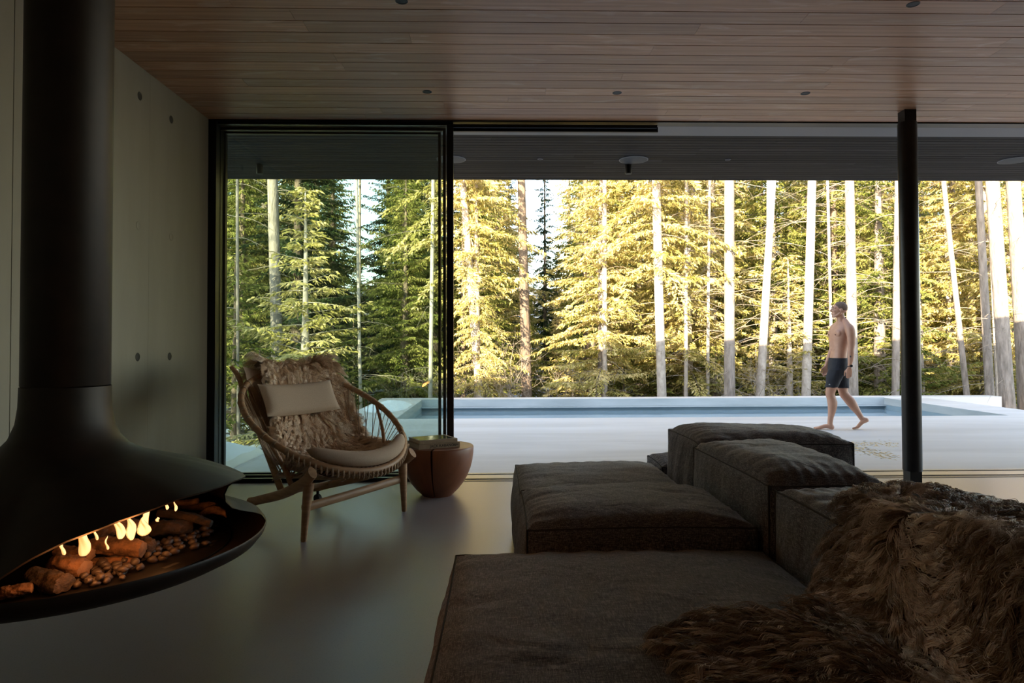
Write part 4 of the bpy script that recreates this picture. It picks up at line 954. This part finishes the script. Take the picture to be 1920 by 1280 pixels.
# shorts
b = MB()
loft(b, [(.0, 0, .76, .175, .118, 10, 2.4), (.0, 0, .84, .186, .132, 12, 2.3), (.0, 0, .92, .180, .128, 15, 2.2), (.0, 0, .985, .163, .116, 18, 2.2)])
loft(b, [(-.072, -.095, .590, .100, .092, 5, 2.1), (-.058, -.093, .64, .100, .094, 5, 2.1), (-.036, -.09, .74, .112, .114, 8, 2.1), (-.008, -.085, .84, .114, .118, 10, 2)])
loft(b, [(.078, .098, .575, .100, .088, 5, 2.1), (.070, .096, .64, .100, .092, 5, 2.1), (.045, .09, .74, .110, .110, 8, 2.1), (.018, .085, .84, .112, .116, 10, 2)])
sh = b.build('swim_shorts', 'shorts', man); remesh(sh, .008, 3, .5)
for v in sh.data.vertices:
    c = v.co; d = .006 * mn.noise(Vector((c.x * 16, c.y * 16, c.z * 7))) + .004 * math.sin(60 * (c.x + c.z * .5)) * max(0, (.8 - c.z)) * 3; v.co = c + v.normal * d
b = MB(); loft(b, [(.0, 0, .962, .172, .124, 17, 2.2), (.0, 0, .978, .168, .121, 18, 2.2), (.0, 0, .994, .164, .118, 18, 2.2)], sub=2); b.build('waistband', 'shorts', sh)
b = MB(); zc = .632; P_ = [(-.118 + .018 * u, -.196, zc + .006 * (1 - u * u)) for u in np.linspace(-1, 1, 7)]; M['white_print'] = simple('white_print', (.5, .5, .52), .7)
b.add([(-.112, -.1925, .628), (-.088, -.1935, .628), (-.092, -.1935, .636), (-.098, -.1935, .641), (-.107, -.193, .636)] + [(-.112, -.1885, .628), (-.088, -.1895, .628), (-.092, -.1895, .636), (-.098, -.1895, .641), (-.107, -.189, .636)], [(0, 1, 2, 3, 4), (9, 8, 7, 6, 5)] + [(k, k + 5, (k + 1) % 5 + 5, (k + 1) % 5) for k in range(5)])
b.build('logo_print', 'white_print', sh, smooth=False)
# watch, tattoo
b = MB(); b.tube([(.146 + .031 * math.cos(a), -.212 + .030 * math.sin(a), .890 + .004 * math.cos(a)) for a in np.linspace(0, 2 * PI, 25)[:-1]], .0085, 8, closed=True, flat=.5); wt = b.build('wrist_watch', 'rubber', man)
b = MB(); ell(b, (.170, -.240, .892), (.020, .007, .019), sub=2); b.build('watch_face', 'black_metal', wt)
b = MB(); ell(b, (.158, -.2535, 1.020), (.010, .003, .013), sub=2); M['tattoo'] = simple('tattoo', (.07, .06, .065), .6); b.build('tattoo', 'tattoo', man)

for o_ in man.children_recursive:
    for v in o_.data.vertices:
        k = min(1, max(0, (v.co.z - .45) / .5)); v.co.x += .028 * k * k * (3 - 2 * k)
# ---------------- forest ----------------
def spray(V, Fc, P, D, L_, W_, rs, nverts):
    """many small leaf sprays: P (n,3) origin, D (n,3) direction; a folded kite each"""
    n = len(P); D = D / (np.linalg.norm(D, axis=1)[:, None] + 1e-9); r_ = rs.normal(0, 1, (n, 3)); S = np.cross(D, r_); S /= np.linalg.norm(S, axis=1)[:, None] + 1e-9; U = np.cross(S, D)
    L_ = L_[:, None]; W_ = W_[:, None]
    a = P; t1 = P + D * L_ * .45 + S * W_; t2 = P + D * L_ * .45 - S * W_; c = P + D * L_ + np.array([0, 0, -1.0]) * L_ * .12; m_ = P + D * L_ * .5 + U * W_ * .5
    V.append(np.stack([a, t1, c, t2, m_], 1).reshape(-1, 3)); base = nverts + np.arange(n) * 5
    Fc.append(np.stack([base, base + 1, base + 4], 1)); Fc.append(np.stack([base + 1, base + 2, base + 4], 1)); Fc.append(np.stack([base + 2, base + 3, base + 4], 1)); Fc.append(np.stack([base + 3, base, base + 4], 1))
    return nverts + n * 5
def tri_mesh(name, V, Fc, mat):
    V = np.concatenate(V).astype(np.float32); Fc = np.concatenate(Fc).astype(np.int32); me = bpy.data.meshes.new(name); me.vertices.add(len(V)); me.vertices.foreach_set('co', V.ravel())
    me.loops.add(Fc.size); me.loops.foreach_set('vertex_index', Fc.ravel()); me.polygons.add(len(Fc)); me.polygons.foreach_set('loop_start', np.arange(len(Fc), dtype=np.int32) * 3); me.update(calc_edges=True); me.materials.append(M[mat]); return me
def crown(seed, H, z0, Rc, nb, mat, droop=.35, gap=.0, size=1.0, conic=1.0, dens=1.0):
    """returns foliage mesh, twig mesh: whorled drooping conifer branches with side shoots and hanging sprays"""
    rs = np.random.RandomState(seed); V, Fc, nv = [], [], 0; tw = MB()
    for i in range(nb):
        h = ((i + rs.rand()) / nb) ** .85; z = z0 + (H - z0) * h; az = i * 2.4 + rs.rand() * .8; L_ = Rc * (max(.05, (1 - h)) ** conic) * rs.uniform(.38, 1.22) + .12; droop_i = droop * rs.uniform(.4, 1.7)
        if rs.rand() < gap: continue
        d0 = np.array([math.cos(az), math.sin(az), 0]); up0 = rs.uniform(-.15, .40) + .3 * h; n = max(6, int(L_ / .095)); T = np.linspace(.02, 1, n)
        P = np.stack([d0[0] * L_ * T, d0[1] * L_ * T, z + L_ * (up0 * T - droop_i * T ** 2 + .12 * T ** 4)], 1); P[:, :2] += np.cumsum(rs.normal(0, .012, (n, 2)), 0)
        tw.tube(P[::max(1, n // 6)], np.linspace(.006 + .008 * L_ / Rc, .002, len(P[::max(1, n // 6)])), 4, cap=False)
        sd_ = np.array([-d0[1], d0[0], 0])
        for s in (-1, 1):
            for j in range(1, n):
                t_ = T[j]; l2 = (.10 + .42 * L_ / 2.4 * (1 - t_) ** .7 * min(1, t_ * 4)) * rs.uniform(.6, 1.25); m = max(2, int(l2 / .029 * dens)); q = (np.arange(m) + rs.rand()) / m
                dr = d0 * .75 + sd_ * s * rs.uniform(.7, 1.0) + np.array([0, 0, rs.uniform(-.25, .1)]); dr /= np.linalg.norm(dr)
                O = P[j] + dr * (q * l2)[:, None] + np.array([0, 0, -1.0]) * (q ** 2 * l2 * .35)[:, None]
                DD = dr + rs.normal(0, .45, (m, 3)) + np.array([0, 0, -.45]); nv = spray(V, Fc, O, DD, rs.uniform(.075, .165, m) * size, rs.uniform(.014, .030, m) * size, rs, nv)
    return tri_mesh('foliage', V, Fc, mat), tw
def trunk_mb(b, x0, x1, H, r0, r1, seed, z0=0, y1=0, seg=12, wob=.03):
    rs = np.random.RandomState(seed); n = 16; t_ = np.linspace(0, 1, n); ph = rs.rand(4) * 6
    P = np.stack([x0 + (x1 - x0) * t_ + wob * np.sin(3 * t_ + ph[0]) * t_ + wob * .5 * np.sin(9 * t_ + ph[1]) * t_, y1 * t_ + wob * np.sin(4 * t_ + ph[2]) * t_, z0 + H * t_], 1)
    R1 = (r0 + (r1 - r0) * t_) * (1 + .05 * np.sin(11 * t_ + ph[3])); R1[0] *= 1.18; b.tube(P, R1, seg); return P
def dead_branches(P, n, seed, lmax, zlo, zhi, rad=.0075):
    rs = np.random.RandomState(seed); b = MB()
    for i in range(n):
        z = rs.uniform(zlo, zhi); c = np.array([np.interp(z, P[:, 2], P[:, k]) for k in (0, 1)] + [z]); az = rs.rand() * 6.28; L_ = lmax * rs.uniform(.35, 1); dr = rs.uniform(.1, .5); up = rs.uniform(-.1, .35); m = 7
        t_ = np.linspace(0, 1, m); Q = c + np.stack([np.cos(az) * L_ * t_, np.sin(az) * L_ * t_, L_ * (up * t_ - dr * t_ ** 2)], 1) + np.cumsum(rs.normal(0, .03 * L_, (m, 3)) * .5, 0) * t_[:, None]
        b.tube(Q, np.linspace(rad, rad * .25, m), 4, cap=False)
        for k in range(rs.randint(2, 6)):
            j = rs.randint(2, m); d = (Q[j] - Q[j - 1]); d /= np.linalg.norm(d); s = np.cross(d, (0, 0, 1)) * rs.choice([-1, 1]); l3 = L_ * rs.uniform(.15, .4)
            tt = np.linspace(0, 1, 4); b.tube(Q[j - 1] + (d * .8 + s * .8)[None] * (tt * l3)[:, None] - np.array([0, 0, 1.])[None] * (tt ** 2 * l3 * rs.uniform(0, .5))[:, None], np.linspace(rad * .45, rad * .15, 4), 3, cap=False)
    return b
protos = []   # (foliage mesh, twig mesh, trunk mesh, height)
def proto(seed, H, z0, Rc, nb, leaf, bark, **k):
    fm, tw = crown(seed, H, z0, Rc, nb, leaf, **k); o = tw.build('branches', bark, None, angle=180); tm = o.data; bpy.data.objects.remove(o)
    b = MB(); trunk_mb(b, 0, 0, H * .98, .013 * H + .02, .012, seed, wob=.02 * H / 10); o = b.build('trunk', bark, None); km = o.data; bpy.data.objects.remove(o)
    return (fm, tm, km, H)
PR = {
 'gold': [proto(1, 13, .6, 2.4, 230, 'leaf_gold', 'bark_grey', droop=.42), proto(2, 13, 1.0, 2.1, 210, 'leaf_gold', 'dead_twig', droop=.55, gap=.1)],
 'green': [proto(3, 13, .4, 2.5, 230, 'leaf_green', 'bark_dark', droop=.35), proto(4, 14, .8, 2.3, 230, 'leaf_green', 'bark_grey', droop=.5, gap=.08)],
 'dark': [proto(5, 16, .6, 2.7, 210, 'leaf_dark', 'bark_dark', droop=.3, gap=.12), proto(6, 15, .5, 2.5, 210, 'leaf_dark', 'bark_dark', droop=.45, gap=.1)],
 'young': [proto(7, 6, .2, 1.5, 95, 'leaf_gold', 'bark_pale', droop=.25, gap=.12, size=.9), proto(8, 4, .1, 1.3, 60, 'leaf_green', 'bark_dark', droop=.3, gap=.05, size=.9)],
}
def conifer(px, Y, kind, var, H, label, group=None, wide=1.0, seed=0, sink=0):
    x = at(px, 700, Y)[0]; fm, tm, km, H0 = PR[kind][var]; s = H / H0
    t = empty('conifer_tree', (x, Y, gz(x, Y) - .05 - sink), label, 'tree', group, rz=(seed * 2.399) % 6.28)
    for nme, me in (('trunk', km), ('branches', tm), ('foliage', fm)):
        o = bpy.data.objects.new(nme, me); COL.objects.link(o); o.parent = t; o.scale = (s * wide, s * wide, s)
    return t
# named trees in front
conifer(572, 15.6, 'young', 0, 5.9, 'yellow green young fir with thin pale stem behind the lounge chair, through the glass', seed=1, wide=1.35)
conifer(440, 17.0, 'young', 1, 4.6, 'short green fir at the left edge of the glass beside the snow bank', seed=2, wide=1.2)
conifer(1130, 17.5, 'gold', 0, 9.5, 'broad golden green fir in the middle of the open side, drooping sprays', seed=3, wide=1.1)
conifer(1290, 18.5, 'gold', 1, 10.5, 'golden fir between the two thick pale trunks left of the walking man', seed=4, wide=1.1)
conifer(895, 17.0, 'gold', 1, 9.0, 'golden brown fir just right of the black door stile', seed=5, wide=.8)
conifer(760, 18.0, 'green', 0, 8.0, 'green fir at the right part of the glass with lit lower boughs', seed=6)
conifer(1650, 18.0, 'green', 1, 11.0, 'leafy green fir between the walking man and the column', seed=7, wide=1.1)
conifer(1480, 17.6, 'young', 0, 4.6, 'low yellow green fir behind the pool, left of the walking man', seed=8, wide=1.4)
conifer(1850, 19.0, 'gold', 0, 11.5, 'sunlit fir behind the grey trunks at the right edge of the photo', seed=9, wide=1.1)
for (x, y, H_, k_, w_) in ((-18.5, -1, 15, 0, 1.3), (-14.2, 1.5, 13, 1, 1.0), (-23, 0, 16, 1, 1.3), (-16.5, -6, 17, 0, 1.2)):  # trees added out of view to throw shade over the left forest
    t = empty('conifer_tree', (x, y, -1), 'tall dark conifer added out of view beside the concrete wall to shade the left forest', 'tree', 'added conifers beside the house, out of view, shading the left forest')
    fm, tm, km, H0 = PR['dark'][k_]
    for nme, me in (('trunk', km), ('branches', tm), ('foliage', fm)): o = bpy.data.objects.new(nme, me); COL.objects.link(o); o.parent = t; o.scale = (H_ / H0 * w_, H_ / H0 * w_, H_ / H0)
rs = np.random.RandomState(21)
conifer(1022, 34, 'dark', 1, 13.5, 'dark spindly conifer far back in the bright sky gap, right of the dark trunk', seed=31, wide=.55); conifer(955, 31, 'dark', 0, 12.5, 'dark spindly conifer far back in the sky gap, left of the dark trunk', seed=33, wide=.5)
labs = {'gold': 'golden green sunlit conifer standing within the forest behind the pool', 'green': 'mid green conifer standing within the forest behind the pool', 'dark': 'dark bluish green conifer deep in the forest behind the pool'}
cnt = 0
for row, (Y, step) in enumerate(((20.5, 112), (24, 95), (29, 80), (36, 62), (46, 50))):
    px = 330 + rs.rand() * 40
    while px < 2050:
        p_ = px + rs.uniform(-22, 22); Yj = Y * rs.uniform(.94, 1.08); left = p_ < 860
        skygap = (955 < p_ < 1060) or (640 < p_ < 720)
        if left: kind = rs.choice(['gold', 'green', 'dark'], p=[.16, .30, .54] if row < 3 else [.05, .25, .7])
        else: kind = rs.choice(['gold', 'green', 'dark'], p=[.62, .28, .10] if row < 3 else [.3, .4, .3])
        top = rs.uniform(.9, 1.3) * (Yj * .24 + 5.5)
        if skygap: top = Yj * (.075 if row < 3 else .13) + 2.0
        if row >= 3 and not skygap: top *= .95
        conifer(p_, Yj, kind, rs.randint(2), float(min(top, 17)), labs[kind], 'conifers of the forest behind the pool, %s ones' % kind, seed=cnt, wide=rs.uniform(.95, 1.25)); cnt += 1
        px += step * rs.uniform(.8, 1.2)
for px in np.arange(380, 1990, 88):
    Yj = rs.uniform(16.8, 19.5); p_ = px + rs.uniform(-30, 30)
    if 900 < p_ < 1010: continue
    conifer(p_, Yj, 'young', rs.randint(2), float(rs.uniform(1.8, 3.0)), 'low young conifer filling the undergrowth behind the pool wall', 'low young conifers behind the pool wall', seed=100 + cnt, wide=1.5); cnt += 1
# tall bare trunks
lowcrown = crown(41, 15, 4.0, 2.0, 170, 'leaf_gold', droop=.6)[0]
crownm = [crown(31, 20, 10.5, 2.2, 70, 'leaf_green', droop=.4, dens=.6, size=1.5)[0], crown(32, 20, 11, 2.0, 60, 'leaf_dark', droop=.4, dens=.6, size=1.5)[0]]
def tall(px_top, px_bot, Y, wpx, bark, label, group=None, nd=16, seed=0, lmax=1.7, H=20, low=False):
    xb = at(px_bot, 745, Y); xt = at(px_top, 335, Y); g = gz(xb[0], Y) - .1; sl = (xt[0] - xb[0]) / (xt[2] - xb[2]); x0 = xb[0] - sl * (xb[2] - g)
    t = empty('tall_tree', (x0, Y, g), label, 'tree', group); b = MB(); rr_ = wpx / 2 * Y / F * .98
    P = trunk_mb(b, 0, sl * H, H, rr_ * 1.08, rr_ * .45, seed, wob=.05, seg=16); b.build('trunk', bark, t)
    if nd: dead_branches(P, nd, seed + 50, lmax, 1.2, 8.0).build('dead_branches', 'dead_twig', t, angle=180)['kind'] = 'stuff'
    if H >= 18: o = bpy.data.objects.new('crown_foliage', crownm[seed % 2]); COL.objects.link(o); o.parent = t; o.location = (sl * 12, 0, 0)
    if low: o = bpy.data.objects.new('crown_foliage', lowcrown); COL.objects.link(o); o.parent = t; o.location = (sl * 6, 0, 0)
    return t
TT = [(512, 522, 18.5, 22, 'bark_grey', 'thick sun patched trunk at the left of the glass pane'), (668, 676, 17.0, 6, 'bark_pale', 'slender pale trunk in the middle of the glass pane'), (676, 672, 23, 6, 'bark_grey', 'second slender trunk in the glass pane, behind the pale one'),
      (813, 807, 16.6, 8, 'bark_pale', 'slim pale trunk against the right edge of the glass pane'), (444, 447, 16.4, 6, 'bark_grey', 'thin grey stem behind the snow bank at the far left of the glass'),
      (866, 899, 17.0, 14, 'bark_pale', 'leaning pale trunk just right of the black door stile'), (978, 988, 18.0, 18, 'bark_dark', 'straight dark trunk standing in the sky gap'),
      (1228, 1241, 16.6, 18, 'bark_pale', 'thick pale trunk left of the sofa back cushions, in the middle of the view'), (1367, 1368, 16.6, 21, 'bark_grey', 'thick straight trunk, pale above and grey below, right of centre'),
      (1448, 1425, 17.0, 15, 'bark_pale', 'pale trunk leaning right, nearer of the pair left of the walking man'), (1441, 1438, 18.2, 7, 'bark_pale', 'slim pale trunk directly beside the leaning one'),
      (1521, 1511, 16.8, 17, 'bark_pale', 'bright trunk immediately left of the walking man'), (1550, 1562, 17.6, 6, 'bark_pale', 'thin bright stem above the walking man\'s head'),
      (1594, 1599, 16.4, 19, 'bark_grey', 'thick trunk directly behind the walking man'), (1684, 1679, 16.6, 13, 'bark_grey', 'trunk immediately left of the column'),
      (1715, 1729, 18.0, 10, 'bark_grey', 'slim trunk immediately right of the column'), (1767, 1813, 16.6, 10, 'bark_grey', 'thin trunk leaning left, right of the column'),
      (1772, 1784, 20.0, 9, 'bark_pale', 'slender pale trunk behind the leaning one, right of the column'), (1836, 1856, 16.2, 15, 'bark_grey', 'grey trunk, left of the three grouped near the right edge'),
      (1852, 1871, 17.0, 7, 'bark_pale', 'slim bright trunk squeezed between two thick grey ones at the right'), (1861, 1888, 14.9, 25, 'bark_grey', 'thick rough grey trunk in front of the low wall end at the right'),
      (1898, 1925, 15.2, 27, 'bark_grey', 'thick grey trunk cut by the right edge of the photo'), (1133, 1134, 17.2, 9, 'bark_pale', 'short pale trunk under the golden fir in the middle'),
      (1287, 1286, 17.4, 7, 'bark_pale', 'very slim pale trunk, left one of two between the thick central trunks'), (1330, 1327, 17.6, 6, 'bark_pale', 'very slim pale trunk, right one of two between the thick central trunks'),
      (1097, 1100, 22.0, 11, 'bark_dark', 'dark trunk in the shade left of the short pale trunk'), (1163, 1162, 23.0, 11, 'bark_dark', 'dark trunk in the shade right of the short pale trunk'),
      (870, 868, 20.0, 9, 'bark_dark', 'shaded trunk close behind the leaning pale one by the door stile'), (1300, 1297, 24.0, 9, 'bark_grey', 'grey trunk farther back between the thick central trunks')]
for i, a in enumerate(TT): tall(*a, nd=(30 if 1200 < a[0] < 1800 else 14), seed=i, lmax=2.0 if 1350 < a[0] < 1850 else 1.4, low=a[0] in (1228, 866))
# bare tangled shrubs in the shade left of centre
for (px, Y, H_, lab) in ((935, 17.4, 2.9, 'bare reddish twiggy shrub behind the pool, left of the dark trunk'), (1010, 16.9, 2.5, 'bare twiggy shrub behind the pool, right of the dark trunk'), (1445, 16.9, 2.4, 'bare pale twiggy shrub behind the pool left of the walking man'), (850, 16.9, 2.6, 'bare twiggy shrub beside the foot of the black door stile')):
    x = at(px, 700, Y)[0]; t = empty('bare_shrub', (x, Y, gz(x, Y)), lab, 'shrub'); b = MB(); rs2 = np.random.RandomState(int(px)); 
    def grow(p, d, L_, r_, lev):
        m = 5; Q = [p]; 
        for k in range(m): d = d + rs2.normal(0, .16, 3); d /= np.linalg.norm(d); Q.append(Q[-1] + d * L_ / m)
        b.tube(Q, np.linspace(r_, r_ * .5, m + 1), 4, cap=False)
        if lev < 3:
            for k in range(4 if lev else 5): j = rs2.randint(2, m + 1); dd = d + rs2.normal(0, .65, 3); dd[2] += .12; dd /= np.linalg.norm(dd); grow(Q[j], dd, L_ * rs2.uniform(.5, .75), r_ * .5, lev + 1)
    for k in range(6): d = np.array([rs2.normal(0, .6), rs2.normal(0, .4), 1.0]); grow(np.array([rs2.normal(0, .1), rs2.normal(0, .1), 0]), d / np.linalg.norm(d), H_ * .5, .014, 0)
    b.build('twigs', 'dead_twig', t, angle=180)
